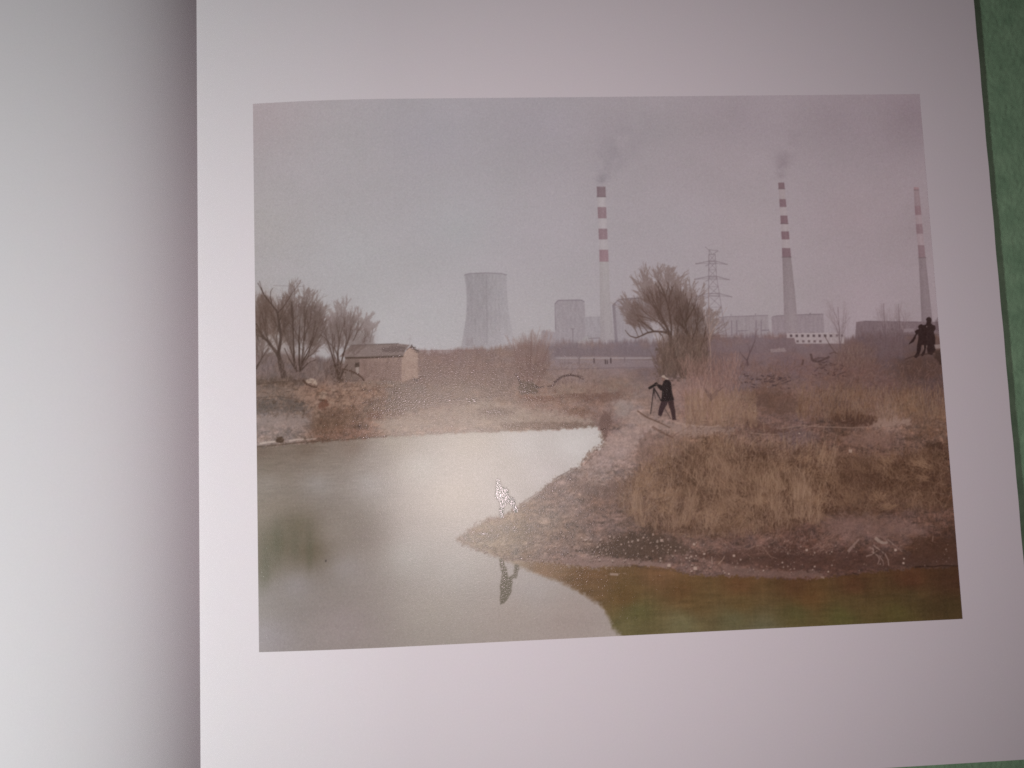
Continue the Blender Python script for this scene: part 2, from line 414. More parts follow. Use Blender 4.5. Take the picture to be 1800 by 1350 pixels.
    strokes([[1520, 564.5, 1620, 566, 1.2, 98, 80, 86]], .7)

    # ================================================================ pylons
    py = part('pylon', 'lattice power pylon with three pairs of arms left of the middle chimney')
    cP = (124, 110, 115)
    seg = []
    def bar(x0, y0, x1, y1, w=1.0): seg.append([x0, y0, x1, y1, w, *cP])
    bar(1239, 434, 1246, 439); bar(1246, 439, 1262, 441); bar(1262, 441, 1252, 448); bar(1246, 439, 1252, 448); bar(1246, 439, 1247, 448); bar(1246, 447, 1256, 447)
    legs = lambda y: (np.interp(y, [447, 520, 590], [1246, 1245.5, 1245]), np.interp(y, [447, 490, 520, 560, 590], [1257, 1260, 1265, 1271, 1277]))
    ysn = [447, 460, 474, 488, 504, 520, 540, 562, 590]
    for a_, b_ in zip(ysn[:-1], ysn[1:]):
        l0, r0 = legs(a_); l1, r1 = legs(b_)
        bar(l0, a_, l1, b_, 1.5); bar(r0, a_, r1, b_, 1.1); bar(l0, a_, r1, b_, .8); bar(r0, a_, l1, b_, .8); bar(l1, b_, r1, b_, .7)
    for ya, xl_, xr2 in ((459, 1222.5, 1279), (486, 1220.5, 1283), (516, 1222.5, 1287)):
        l, r = legs(ya)
        bar(xl_, ya + 5, l, ya, 1.4); bar(r, ya, xr2, ya + 6, 1.4); bar(xl_, ya + 5, l, ya + 4, .8); bar(r, ya + 4, xr2, ya + 6, .8); bar(l - 6, ya + 8.5, l, ya + 6, 1.2); bar(l, ya, r, ya, 1.8)
        bar(l, ya + 4, r, ya + 5, 1.3)
    strokes(seg, .85, py, .3)
    py2 = part('pylon', 'faint pylon showing through the bare trees at the left')
    cP = (138, 128, 130); seg = []
    bar(480, 502, 534, 503.5, 1.0); bar(508, 503, 506, 514, .9); bar(519, 503, 518, 514, .9); bar(486, 522, 506, 523, 1.4); bar(487, 522, 486.5, 525, 2); bar(518, 522, 541, 523, 1.2); bar(527, 522, 526, 525, 1.6); bar(495, 546, 560, 547, 1.0)
    for k in range(9):
        y = 505 + 17 * k; bar(508 - k * .4, y, 508 - (k + 1) * .4, y + 17, 1.3); bar(518 + k * .5, y, 518 + (k + 1) * .5, y + 17, 1.3); bar(508, y, 519, y + 17, .7); bar(519, y, 508, y + 17, .7)
    strokes(seg, .8, py2, .3)
    strokes([[720, 606, 721, 588, 1.0, 150, 142, 145], [717, 596, 724, 596, .8, 150, 142, 145]], .7)

    # ================================================================ land
    land_pts = [(450, 640, 120, 104, 106), (520, 650, 112, 96, 96), (570, 650, 118, 103, 102), (450, 690, 122, 102, 95), (500, 680, 112, 92, 84), (460, 712, 104, 90, 88), (520, 712, 103, 88, 83), (470, 740, 148, 131, 127), (530, 738, 142, 124, 118), (460, 765, 135, 118, 114), (500, 768, 140, 122, 117),
        (570, 750, 113, 84, 72), (600, 730, 118, 88, 76), (560, 690, 142, 112, 99), (590, 700, 148, 121, 108), (640, 690, 143, 122, 112), (660, 720, 138, 113, 101), (620, 760, 128, 100, 90), (680, 700, 130, 114, 106), (700, 745, 152, 135, 125), (730, 690, 134, 117, 109), (770, 650, 126, 107, 102), (780, 625, 122, 99, 97), (840, 640, 124, 103, 98),
        (800, 690, 146, 128, 119), (850, 720, 156, 140, 129), (900, 740, 154, 137, 127), (870, 680, 136, 117, 109), (950, 700, 140, 114, 104), (1000, 720, 138, 114, 106), (1040, 700, 128, 101, 92), (930, 650, 125, 104, 100), (1000, 655, 137, 118, 117), (1080, 650, 136, 117, 117), (1000, 685, 140, 118, 108), (1080, 680, 130, 108, 98), (1100, 610, 118, 103, 108), (980, 612, 124, 110, 114),
        (1150, 640, 112, 94, 94), (1100, 720, 150, 129, 123), (1070, 740, 130, 106, 101), (1120, 760, 150, 127, 121), (1080, 800, 152, 131, 127), (1150, 800, 130, 104, 94), (1040, 840, 147, 128, 122), (1000, 870, 140, 121, 115), (1060, 880, 120, 97, 89), (960, 920, 138, 121, 111), (900, 930, 140, 126, 113), (850, 945, 148, 135, 122), (1000, 940, 122, 103, 95), (1060, 920, 124, 102, 96),
        (1100, 965, 92, 71, 63), (1000, 985, 132, 110, 103), (1150, 960, 90, 69, 61), (1200, 990, 112, 88, 82), (1300, 955, 105, 80, 74), (1400, 975, 92, 66, 60), (1500, 930, 114, 88, 82), (1600, 920, 107, 82, 75), (1500, 985, 88, 63, 57), (1650, 960, 80, 56, 48), (1650, 990, 78, 58, 50), (1200, 690, 140, 114, 108), (1250, 720, 138, 110, 98), (1300, 670, 116, 96, 96), (1350, 700, 112, 86, 78), (1250, 640, 110, 88, 86),
        (1300, 640, 118, 95, 94), (1400, 640, 116, 92, 92), (1400, 700, 118, 92, 85), (1500, 640, 108, 82, 78), (1550, 680, 106, 82, 80), (1500, 700, 112, 86, 76), (1600, 650, 88, 68, 64), (1640, 680, 88, 68, 66), (1600, 710, 114, 88, 73), (1480, 735, 92, 68, 58), (1560, 740, 130, 104, 94), (1640, 740, 105, 80, 68), (1300, 760, 118, 92, 84), (1250, 780, 125, 98, 82), (1200, 850, 116, 90, 76), (1350, 850, 106, 80, 64),
        (1300, 900, 116, 90, 76), (1450, 800, 104, 78, 68), (1450, 860, 90, 64, 52), (1550, 780, 112, 86, 78), (1600, 830, 95, 70, 58), (1650, 860, 88, 64, 54), (1520, 900, 100, 76, 66), (1400, 760, 112, 88, 84), (1200, 920, 120, 95, 86), (1420, 610, 120, 100, 102), (1550, 615, 98, 78, 80), (1330, 612, 118, 99, 103)]
    land = field(land_pts, 3.6, 9)
    hx = [430, 500, 560, 600, 735, 800, 860, 900, 955, 1000, 1060, 1100, 1160, 1200, 1260, 1300, 1380, 1480, 1520, 1600, 1700]
    hy = [622, 622, 630, 632, 616, 615, 611, 606, 603, 601, 599, 600, 598, 592, 588, 590, 588, 592, 590, 588, 588]
    hor = np.interp(PX, hx, hy) + 3.2 * fbm(18, 300, 70, 5, .8) + 1.5 * fbm(3, 9, 75, 2)
    mland = np.clip((PY - hor) / 9.0 + .5, 0, 1)
    depth = np.clip((PY - 620) / 160, 0.12, 1)
    cl = fbm(22, 9, 80, 5, .72); fi = fbm(3.2, 2.4, 90, 3, .8); vert = fbm(2.6, 12, 95, 3, .8)
    gr = np.clip((PX - 1040) / 120, 0, 1) * np.clip((PY - 700) / 60, 0, 1) * np.clip((960 - PY) / 40, 0, 1)
    cl2 = fbm(9, 5, 81, 4, .8)
    tex = 1 + depth * (.075 * cl + .075 * cl2 + .085 * fi) + gr * .06 * vert
    tex = np.clip(tex, .62, 1.5)
    C_l = land * tex[..., None] + (1.5 * fbm(14, 10, 98, 3))[..., None] * np.array([1.0, 0, -1.0])
    over(mland, C_l); lab(mland, 0)
    # haze band of distant trees and the pale boundary wall in the middle distance
    tl = fbm(7, 30, 130, 4)
    def treeline(x0, x1, top, bot, colr, a, jag=3.0, seed=0):
        m = np.clip((PX - x0) / 25, 0, 1) * np.clip((x1 - PX) / 25, 0, 1) * np.clip((PY - (top + jag * (fbm(16, 400, 140 + seed, 4, .8) + .7 * vert))) / 10, 0, 1) * np.clip((bot - PY) / 4, 0, 1)
        over(m, np.asarray(colr, float) + 3 * tl[..., None], a)
    treeline(955, 1170, 604, 629, (116, 102, 107), .8, 3, 1)
    treeline(1230, 1500, 597, 622, (114, 95, 98), .75, 5, 2)
    treeline(1500, 1610, 578, 630, (100, 81, 83), .6, 6, 3)
    treeline(735, 880, 616, 628, (118, 97, 97), .6, 2, 4)
    strokes([[738, 617, 856, 615.5, 2.2, 122, 96, 95]], .7)
    over(np.clip((PY - 627) / 1.5, 0, 1) * np.clip((632 - PY) / 1.5, 0, 1) * np.clip((PX - 972) / 10, 0, 1) * np.clip((1152 - PX) / 10, 0, 1), (152, 140, 143), .75)
    over(np.clip((PY - 632) / 2, 0, 1) * np.clip((650 - PY) / 6, 0, 1) * np.clip((PX - 955) / 15, 0, 1) * np.clip((1165 - PX) / 15, 0, 1), (134, 119, 123), .75)
    strokes([[960, 649.5, 1165, 645, 1.4, 112, 97, 102], [985, 638, 1006, 638, 1.0, 105, 92, 96]], .7)
    pp = part('person', 'tiny dark walkers far off along the pale wall')
    strokes([[x, y, x + .4, y + h_, w_, 70, 56, 60] for x, y, h_, w_ in ((1044, 629.5, 9, 2), (1064, 632, 8, 2.2), (1067.5, 633, 7, 1.8), (1073.5, 629, 10, 2.4))], .85, pp)
    strokes([[1018, 628, 1018, 641, 1.2, 100, 84, 88], [1018, 632, 1012, 624, 1, 108, 92, 96], [1018, 630, 1024, 622, 1, 108, 92, 96], [1098, 628, 1098, 637, 1.2, 104, 88, 92]], .8)
    # white two-storey block on the right
    wb = building([(1383, 586), (1483, 585), (1484, 594), (1484, 604), (1399, 604), (1396, 594), (1383, 594)], (158, 142, 144), 'white_building', 'low white two-storey building with a row of dark windows')
    strokes([[1390.5 + 10 * k, 588, 1390.5 + 10 * k, 592.5, 4.6, 74, 58, 62] for k in range(8)] + [[1471, 588, 1471, 592, 4, 100, 82, 85], [1480, 588, 1480, 592, 4, 92, 74, 78]], .8)
    strokes([[1402 + 10 * k, 598, 1402 + 10 * k, 602, 4.6, 92, 74, 76] for k in range(5)], .75)
    strokes([[1383, 587, 1483, 586, .8, 178, 165, 166]], .6)
    over(poly([(1353, 614), (1380, 612), (1382, 618), (1354, 619)], 2, 1), (150, 132, 132), .6)
    over(poly([(1586, 578), (1606, 577), (1606, 583), (1587, 584)], 1.5), (135, 118, 122), .8)
    strokes([[1588, 590, 1652, 588, 1.4, 82, 64, 68], [1588, 580, 1588, 620, 1.2, 84, 66, 70]], .5)

    # ================================================================ left bank modelling
    def ridge(pts, w, colr, a): line(pts, w, w, colr, a)
    over(poly([(448, 668), (480, 664), (520, 662), (536, 665), (530, 674), (490, 676), (448, 678)], 4, 3, 1), (92, 72, 64), .6)
    over(poly([(448, 702), (480, 699), (520, 704), (545, 714), (548, 724), (500, 727), (448, 726)], 9, 5, 2), (100, 87, 84), .65)
    over(poly([(448, 730), (500, 726), (545, 728), (545, 742), (505, 750), (448, 752)], 9, 4, 3), (147, 130, 126), .65)
    over(poly([(512, 690), (528, 678), (546, 686), (556, 700), (566, 726), (552, 732), (538, 712), (520, 700)], 7, 4, 4), (152, 124, 110), .7)
    over(poly([(590, 692), (606, 684), (640, 674), (672, 676), (680, 692), (650, 704), (632, 714), (600, 722), (588, 708)], 6, 4, 5), (152, 124, 110), .75)
    over(poly([(634, 690), (646, 685), (668, 688), (672, 696), (650, 699), (636, 697)], 3, 1.5, 6), (160, 130, 114), .8)
    ridge([(632, 688), (645, 683.5), (662, 685), (673, 693)], 2, (104, 78, 68), .8)
    over(poly([(538, 668), (545, 665), (556, 666), (558, 676), (548, 675), (538, 672)], 1.5, .8, 7), (176, 156, 143), .95)
    over(poly([(560, 690), (566, 687), (576, 690), (572, 700), (562, 700)], 1.5, .8, 8), (165, 142, 128), .8)
    line([(532, 668), (540, 676), (550, 680), (558, 681)], 3.2, 2, (70, 48, 42), .85); line([(560, 703), (572, 704)], 2.5, 2, (84, 58, 50), .8)
    over(poly([(560, 708), (574, 703), (580, 712), (570, 722), (562, 718)], 2, 1.5, 9), (108, 72, 62), .8)
    over(poly([(545, 734), (566, 722), (600, 716), (618, 724), (628, 738), (610, 748), (570, 752), (545, 746)], 14, 6, 10), (110, 88, 78), .55)
    over(poly([(672, 720), (694, 714), (714, 722), (712, 732), (690, 736), (674, 730)], 6, 3, 11), (112, 92, 84), .65)
    over(poly([(640, 726), (668, 722), (672, 736), (645, 738)], 5, 3, 12), (116, 84, 72), .6)
    over(poly([(632, 672), (676, 668), (690, 672), (712, 684), (724, 704), (700, 712), (672, 712), (640, 704), (682, 694)], 8, 4, 13), (118, 101, 94), .5)
    line([(590, 676), (618, 672), (650, 669), (690, 668), (715, 672), (760, 676)], 1.6, 1.4, (158, 134, 122), .55)
    over(poly([(660, 738), (720, 726), (800, 714), (880, 712), (960, 722), (1040, 736), (1044, 744), (900, 748), (760, 756), (680, 762)], 9, 5, 61), (164, 148, 137), .55)
    over(poly([(690, 672), (760, 660), (840, 664), (900, 668), (905, 690), (840, 700), (770, 704), (700, 706)], 12, 7, 62), (112, 95, 88), .32)
    over(poly([(640, 712), (720, 704), (780, 708), (760, 716), (680, 722), (640, 724)], 5, 3, 63), (112, 96, 88), .55)
    over(poly([(448, 684), (500, 680), (520, 690), (500, 698), (448, 700)], 6, 4, 64), (134, 114, 105), .6)
    line([(640, 708), (700, 702), (760, 706), (830, 700), (900, 694)], 1.8, 1.4, (92, 74, 68), .5); line([(560, 730), (600, 736), (650, 732), (700, 736)], 2, 1.4, (96, 76, 68), .4)
    over(poly([(820, 703), (834, 699), (845, 704), (838, 709), (824, 708)], 2, 1.5, 14), (104, 90, 80), .7)
    over(blob(870, 724, 32, 8, 1.3), (108, 92, 84), .75); over(blob(730, 668, 18, 12), (118, 98, 92), .5); over(blob(812, 672, 18, 8), (112, 96, 88), .5)
    over(poly([(975, 690), (1010, 686), (1040, 692), (1085, 690), (1102, 700), (1060, 704), (1020, 702), (985, 700)], 7, 5, 15), (104, 76, 68), .6)
    over(poly([(912, 697), (940, 696), (985, 698), (984, 706), (940, 704)], 4, 2.5, 16), (112, 80, 68), .6)
    over(poly([(985, 722), (1015, 716), (1040, 720), (1046, 728), (1010, 730)], 5, 3, 17), (112, 84, 72), .6)
    over(poly([(970, 695), (1000, 690), (1120, 686), (1130, 680), (1000, 682)], 6, 3, 18), (146, 124, 112), .5)
    ridge([(930, 696), (1010, 690), (1080, 688)], 2.4, (150, 128, 116), .5)
    over(poly([(880, 744), (940, 741), (1000, 742), (1045, 746), (1045, 752), (950, 754), (885, 757)], 4, 2, 19), (112, 94, 84), .6)

    for k in range(70):
        x = rr.uniform(455, 690); y = rr.uniform(676, 736); w_ = rr.uniform(4, 13); h_ = rr.uniform(1.5, 4.5)
        c = [(164, 142, 128), (150, 126, 112), (86, 66, 58), (104, 84, 76), (138, 112, 100)][rr.integers(5)]
        over(poly([(x, y), (x + w_ * .4, y - h_), (x + w_, y - h_ * .4), (x + w_ * .9, y + h_ * .5), (x + w_ * .3, y + h_ * .6)], 1.6, .8, int(rr.integers(200))), c, .5)
        if rr.random() < .5: line([(x, y + h_ * .7), (x + w_, y + h_ * .6)], 1.3, .9, (74, 54, 47), .5)
    line([(449, 676), (486, 672), (524, 668), (538, 672)], 2.4, 2.0, (84, 64, 57), .6); line([(449, 700), (490, 697), (522, 702), (544, 712)], 1.8, 1.6, (80, 64, 60), .55)
    line([(586, 690), (600, 683), (618, 680)], 1.8, 1.4, (90, 70, 62), .55); line([(648, 706), (676, 702), (700, 704)], 1.8, 1.3, (92, 74, 68), .5)

    # ================================================================ peninsula modelling
    over(poly([(1080, 706), (1096, 702), (1112, 716), (1098, 734), (1082, 736)], 8, 3, 20), (150, 136, 132), .5)
    over(poly([(1110, 726), (1150, 738), (1190, 746), (1260, 752), (1300, 752), (1280, 764), (1200, 762), (1140, 754), (1104, 742)], 6, 3, 65), (160, 138, 131), .5)
    over(poly([(1064, 770), (1100, 748), (1130, 752), (1120, 790), (1080, 820), (1040, 836), (1020, 832), (1050, 800)], 10, 5, 66), (160, 139, 134), .5)
    over(poly([(1130, 758), (1190, 766), (1210, 774), (1180, 800), (1130, 826), (1120, 800)], 10, 5, 67), (122, 97, 89), .45)
    over(poly([(1060, 722), (1076, 730), (1073, 752), (1063, 776), (1056, 764), (1054, 742)], 3, 1.5, 21), (108, 84, 79), .85)
    line([(1056, 755), (1066, 753)], 2, 1.5, (78, 56, 52), .7)
    line([(1120, 722), (1136, 733), (1150, 739), (1166, 746), (1178, 752)], 3, 2, (92, 68, 58), .7)
    line([(1146, 750), (1160, 758), (1176, 766), (1184, 770)], 4, 3, (96, 70, 60), .55)
    line([(1166, 762), (1180, 768), (1190, 762), (1212, 750), (1220, 756)], 2.5, 2, (104, 78, 70), .5)
    line([(1186, 743), (1206, 746), (1230, 750), (1262, 750)], 3, 2, (166, 142, 132), .6)
    over(poly([(1178, 748), (1240, 752), (1250, 766), (1200, 768)], 5, 2, 22), (148, 124, 116), .6)
    over(poly([(1302, 728), (1330, 740), (1368, 752), (1400, 756), (1372, 766), (1330, 756), (1300, 744)], 6, 3, 23), (92, 66, 58), .6)
    over(poly([(1300, 690), (1350, 684), (1375, 690), (1420, 700), (1420, 726), (1370, 730), (1320, 712)], 8, 5, 24), (94, 70, 60), .55)
    line([(1310, 760), (1350, 764), (1380, 763), (1395, 756), (1440, 746)], 1.6, 1.4, (138, 112, 102), .7)
    over(poly([(1460, 728), (1500, 722), (1540, 732), (1546, 744), (1500, 748), (1462, 742)], 5, 3, 25), (78, 54, 46), .8)
    over(poly([(1545, 736), (1570, 732), (1602, 737), (1598, 746), (1560, 750), (1530, 748)], 4, 2, 26), (142, 116, 106), .85)
    line([(1365, 754), (1410, 748), (1440, 750), (1500, 752), (1560, 748)], 2, 2, (144, 118, 108), .6)
    over(poly([(1368, 762), (1400, 754), (1428, 760), (1422, 782), (1400, 790), (1375, 778)], 5, 3, 27), (112, 92, 92), .6)
    over(poly([(1480, 770), (1530, 754), (1570, 764), (1560, 784), (1500, 786)], 7, 4, 28), (124, 96, 86), .6)
    over(poly([(1626, 782), (1650, 776), (1668, 790), (1670, 812), (1640, 806)], 6, 3, 29), (62, 42, 34), .7)
    over(poly([(1500, 820), (1560, 806), (1600, 826), (1620, 860), (1580, 872), (1530, 856)], 10, 6, 30), (80, 56, 44), .6)
    over(poly([(1410, 830), (1460, 822), (1480, 848), (1440, 868), (1405, 870)], 8, 5, 31), (72, 48, 36), .6)
    over(poly([(1080, 946), (1100, 938), (1160, 938), (1200, 952), (1215, 972), (1160, 978), (1100, 980), (1040, 976), (1030, 966)], 8, 4, 32), (84, 66, 58), .75)
    over(poly([(1220, 976), (1340, 960), (1480, 968), (1600, 976), (1680, 970), (1684, 996), (1560, 1000), (1420, 1000), (1300, 994)], 9, 4, 33), (80, 56, 50), .6)
    over(poly([(1600, 944), (1680, 944), (1684, 984), (1600, 984)], 12, 4, 34), (74, 50, 40), .6)
    over(poly([(985, 980), (1060, 978), (1130, 986), (1180, 990), (1175, 999), (1110, 993), (1040, 998), (990, 991)], 4, 2, 35), (138, 114, 108), .75)
    over(poly([(1265, 990), (1340, 1002), (1440, 1004), (1450, 1016), (1340, 1015), (1280, 1011)], 4, 2, 36), (122, 98, 92), .6)
    over(poly([(1440, 905), (1520, 902), (1600, 920), (1640, 936), (1560, 946), (1460, 940)], 12, 4, 37), (122, 96, 90), .55)
    over(poly([(1050, 856), (1085, 842), (1110, 850), (1100, 878), (1066, 884)], 8, 4, 38), (106, 84, 77), .55)
    over(poly([(1005, 850), (1030, 842), (1056, 848), (1058, 866), (1030, 872), (1010, 864)], 6, 4, 39), (116, 95, 88), .5)
    over(poly([(1585, 640), (1612, 628), (1655, 626), (1660, 660), (1600, 668)], 8, 4, 40), (80, 58, 52), .5)

    # ================================================================ water
    POND = part('pond', 'still grey-green pond water in the lower half of the photograph')
    pond = [(425, 790), (450, 787), (485, 784), (520, 780), (560, 777), (610, 774), (680, 768.5), (760, 763), (830, 760), (900, 758), (960, 756), (1050, 751), (1056, 760), (1062, 777), (1052, 788), (1036, 796), (1015, 823), (985, 838), (965, 850), (940, 873), (918, 886),
            (900, 899), (880, 909), (858, 912), (835, 926), (804, 948), (833, 964), (864, 974), (890, 983), (940, 988), (995, 992), (1040, 999), (1110, 994.5), (1180, 999), (1220, 1012), (1280, 1013), (1340, 1016), (1400, 1018), (1450, 1017), (1520, 1008), (1610, 999), (1720, 996), (1720, 1170), (425, 1170)]
    mw = poly(pond, 3.0, 2.0, 50)
    wat = field([(460, 795, 112, 93, 84.5), (540, 790, 118, 101, 91.5), (620, 784, 126, 109, 99.5), (700, 778, 145, 133, 122), (470, 815, 124, 109, 99.5), (560, 815, 136, 123, 114.5), (650, 810, 146, 134, 127.5), (470, 850, 140, 128, 121.5), (560, 850, 147, 138, 134.5), (650, 850, 155, 146, 142.5), (740, 820, 160, 152, 145),
                 (470, 900, 136, 122, 112.5), (520, 930, 118, 105, 91.5), (490, 960, 106, 94, 79.5), (545, 970, 108, 95, 81.5), (460, 990, 112, 99, 87.5), (600, 930, 142, 130, 123.5), (640, 940, 140, 127, 122.5), (610, 1000, 148, 138, 135.5), (460, 1050, 140, 129, 127.5), (520, 1030, 144, 134, 133.5), (460, 1120, 148, 137, 140.5), (600, 1100, 149, 136, 134.5),
                 (760, 1080, 155, 145, 138), (720, 980, 155, 148, 143), (800, 1000, 158, 150, 145), (800, 870, 164, 152, 142), (880, 820, 167, 156, 149), (830, 780, 164, 152, 142), (930, 780, 182, 173, 170), (1010, 780, 192, 184, 182), (960, 830, 182, 171, 169), (900, 870, 170, 159, 154), (900, 1080, 157, 144, 138), (1000, 1090, 156, 141, 136), (930, 1030, 160, 150, 147)], 3.0, 16)
    rip = fbm(22, 2.0, 200, 3, .8) * np.clip((1000 - PY) / 180, .15, 1) * np.clip((900 - PX) / 300, .15, 1)
    wat = wat * (1 + 0.024 * rip + .006 * fbm(60, 20, 210, 3))[..., None]
    # mirrored bank and trees
    for (x, y, rx, ry, a) in ((487, 955, 10, 34, .62), (468, 988, 9, 40, .6), (544, 964, 7, 36, .6), (519, 960, 8, 28, .45), (512, 925, 44, 22, .25), (640, 930, 45, 40, .18), (460, 1020, 9, 26, .3)):
        k = (blob(x, y, rx, ry, 1.2) * a * (1 + .12 * fbm(30, 3, 220, 2)))[..., None]; wat = wat * (1 - k) + np.array([101, 94, 81]) * k
    refl = poly([(850, 968), (880, 981), (913, 996), (938, 1006), (962, 1015), (984, 1022), (1007, 1034), (1035, 1050), (1055, 1062), (1063, 1074), (1071, 1088), (1077, 1103), (1088, 1114), (1100, 1122), (1100, 1160), (1720, 1160), (1720, 980), (1100, 980)], 8, 1.3, 51)
    rf = field([(900, 988, 138, 120, 104), (960, 1000, 124, 98, 78), (1040, 1010, 108, 80, 58), (1040, 1040, 102, 78, 56), (1100, 1050, 96, 72, 46), (1120, 1075, 92, 84, 54), (1100, 1105, 98, 88, 60), (1160, 1010, 108, 78, 56), (1200, 1040, 98, 70, 46), (1220, 1060, 96, 74, 48), (1200, 1095, 104, 95, 68), (1300, 1030, 96, 66, 44), (1300, 1060, 92, 72, 46),
                (1290, 1090, 92, 84, 60), (1400, 1030, 84, 56, 38), (1420, 1050, 92, 64, 40), (1400, 1080, 84, 74, 46), (1340, 1105, 96, 88, 66), (1500, 1030, 80, 52, 36), (1500, 1060, 84, 66, 42), (1480, 1085, 80, 72, 42), (1600, 1020, 78, 48, 34), (1600, 1050, 72, 56, 36), (1580, 1080, 78, 66, 38), (1670, 1020, 68, 44, 32), (1670, 1070, 66, 50, 32)], 3.4, 10)
    rf = rf * (1 + .018 * fbm(4, 40, 230, 3) + .03 * fbm(40, 5, 240, 3) + .02 * fbm(20, 12, 245, 3))[..., None]
    wat = wat * (1 - refl[..., None]) + rf * refl[..., None]
    fr = (np.clip((PY - 1096) / 20, 0, 1) * blob(1345, 1112, 60, 14))[..., None] * .3; wat = wat * (1 - fr) + np.array([150, 138, 128]) * fr
    over(mw, wat); lab(mw, POND)
    # wet line and foam along the far shore
    wl = pond[1:12]
    line([(x, y - 1.5) for x, y in wl[:6]], 2.6, 2.0, (88, 68, 60), .7)
    line([(x, y - 1.0) for x, y in wl[5:]], 1.8, 1.8, (120, 104, 94), .45)
    line([(456, 780), (470, 777.5), (486, 776)], 3.6, 3, (188, 172, 164), .9); line([(508, 775), (520, 773), (534, 772)], 3.0, 2.4, (186, 168, 160), .9); line([(538, 772.5), (556, 771)], 1.8, 1.4, (182, 166, 158), .7)
    over(poly([(484, 776), (487, 769), (495, 767), (500, 773), (497, 778), (488, 778)], 1.2), (80, 58, 50), .9)
    strokes([[1072, 1009, 1087, 1010, 4, 150, 128, 118], [1095, 1008, 1101, 1008, 1.5, 138, 112, 96]], .85)
    line([(1608, 997), (1625, 995.5), (1640, 996.5), (1655, 994), (1684, 995)], 2.4, 2, (52, 34, 28), .85)
    line([(1110, 993), (1140, 1000), (1178, 1000)], 1.2, 1, (84, 62, 54), .6); line([(1180, 1002), (1200, 1008), (1222, 1011)], 1.4, 1.2, (90, 68, 60), .6)
    line([(1498, 1007), (1510, 1010)], 2, 1.4, (58, 40, 34), .8); line([(1443, 1014), (1449, 1016)], 3, 2, (140, 116, 106), .8)

    # ================================================================ stones
    def stones(n, box, cols, size, alpha=.9, keep=None):
        s = []
        for _ in range(n):
            x = rr.uniform(box[0], box[2]); y = rr.uniform(box[1], box[3])
            if keep and not keep(x, y): continue
            w = size[0] + (size[1] - size[0]) * rr.random() ** 3; c = np.array(cols[rr.integers(len(cols))]) + rr.normal() * 9
            l = w * rr.uniform(.1, .45); t = rr.normal() * .25
            s.append([x - l, y - t, x + l, y + t, w * rr.uniform(.7, 1), *c])
            if w > 2.4: s.append([x - l, y + w * .62, x + l * 1.3, y + w * .62, w * .45, 74, 54, 48])
        strokes(s, alpha)
    pal, dk = [(176, 156, 147), (162, 142, 133), (148, 126, 118)], [(96, 76, 70), (84, 64, 58)]
    shore = lambda x: np.interp(x, [p[0] for p in wl], [p[1] for p in wl])
    stones(900, (445, 742, 660, 786), pal + dk, (.7, 2.0), .75, lambda x, y: shore(x) - 34 + (x - 450) * .09 < y < shore(x) + 1)
    stones(70, (448, 770, 620, 788), pal, (1.2, 3.2), .9, lambda x, y: shore(x) - 6 < y < shore(x) + 2)
    stones(240, (600, 752, 800, 772), pal + dk, (.8, 2.2), .75, lambda x, y: shore(x) - 12 < y < shore(x) + 2)
    stones(420, (680, 690, 1050, 758), pal + dk, (.6, 1.5), .45, lambda x, y: y < shore(x))
    stones(160, (860, 742, 1050, 757), [(170, 152, 140)] + dk + dk, (.8, 1.8), .7)
    spit = lambda x: np.interp(x, [804, 833, 864, 890, 940, 995, 1040, 1110, 1180, 1220, 1280, 1400, 1450, 1520, 1610, 1700], [948, 964, 974, 983, 988, 992, 999, 995, 999, 1012, 1013, 1018, 1017, 1008, 999, 996])
    sptop = lambda x: np.interp(x, [804, 860, 880, 918, 973, 1015, 1050], [948, 912, 908, 884, 843, 824, 795])
    stones(1500, (810, 880, 1080, 992), pal[1:] + dk, (.7, 2.2), .6, lambda x, y: sptop(x) + 3 < y < spit(x) - 1 and y > 905 - (x - 900) * .1)
    def rim(n, size, alpha):                              # pebbles straddling the water's edge so the spit dissolves into the shallows
        s = []
        e = pond[12:33]
        for _ in range(n):
            k = rr.integers(len(e) - 1); t = rr.random(); x = e[k][0] * (1 - t) + e[k + 1][0] * t + rr.normal() * 3; y = e[k][1] * (1 - t) + e[k + 1][1] * t + rr.normal() * 2.6
            c = np.array([(150, 132, 122), (170, 152, 140), (112, 92, 84), (128, 108, 98), (96, 76, 68)][rr.integers(5)]) + rr.normal() * 8; w = size * rr.uniform(.5, 1.4)
            s.append([x - w * .4, y, x + w * .4, y + rr.normal() * .4, w, *c])
        strokes(s, alpha)
    rim(900, 1.5, .7); rim(260, 2.4, .6)
    stones(130, (930, 940, 1060, 986), pal, (1.3, 4.6), .85, lambda x, y: y < spit(x) - 4)
    stones(230, (1030, 938, 1240, 988), pal, (1.0, 5.0), .85)
    stones(170, (1160, 950, 1440, 1012), pal, (.9, 4.0), .8, lambda x, y: y < spit(x) - 3)
    stones(120, (1340, 945, 1470, 975), pal[1:], (.8, 2.2), .7)
    stones(130, (1400, 955, 1680, 1006), pal[1:] + dk, (.9, 3.4), .75, lambda x, y: y < spit(x) - 3)
    stones(30, (1195, 990, 1260, 1010), pal, (1.4, 4.0), .85, lambda x, y: y < spit(x) - 2)
    stones(420, (1060, 740, 1200, 900), pal[1:] + dk + dk, (.7, 2.4), .5, lambda x, y: y > sptop(x) + 8)
    stones(200, (1300, 740, 1660, 830), pal[1:] + dk + dk, (.8, 3.0), .5)
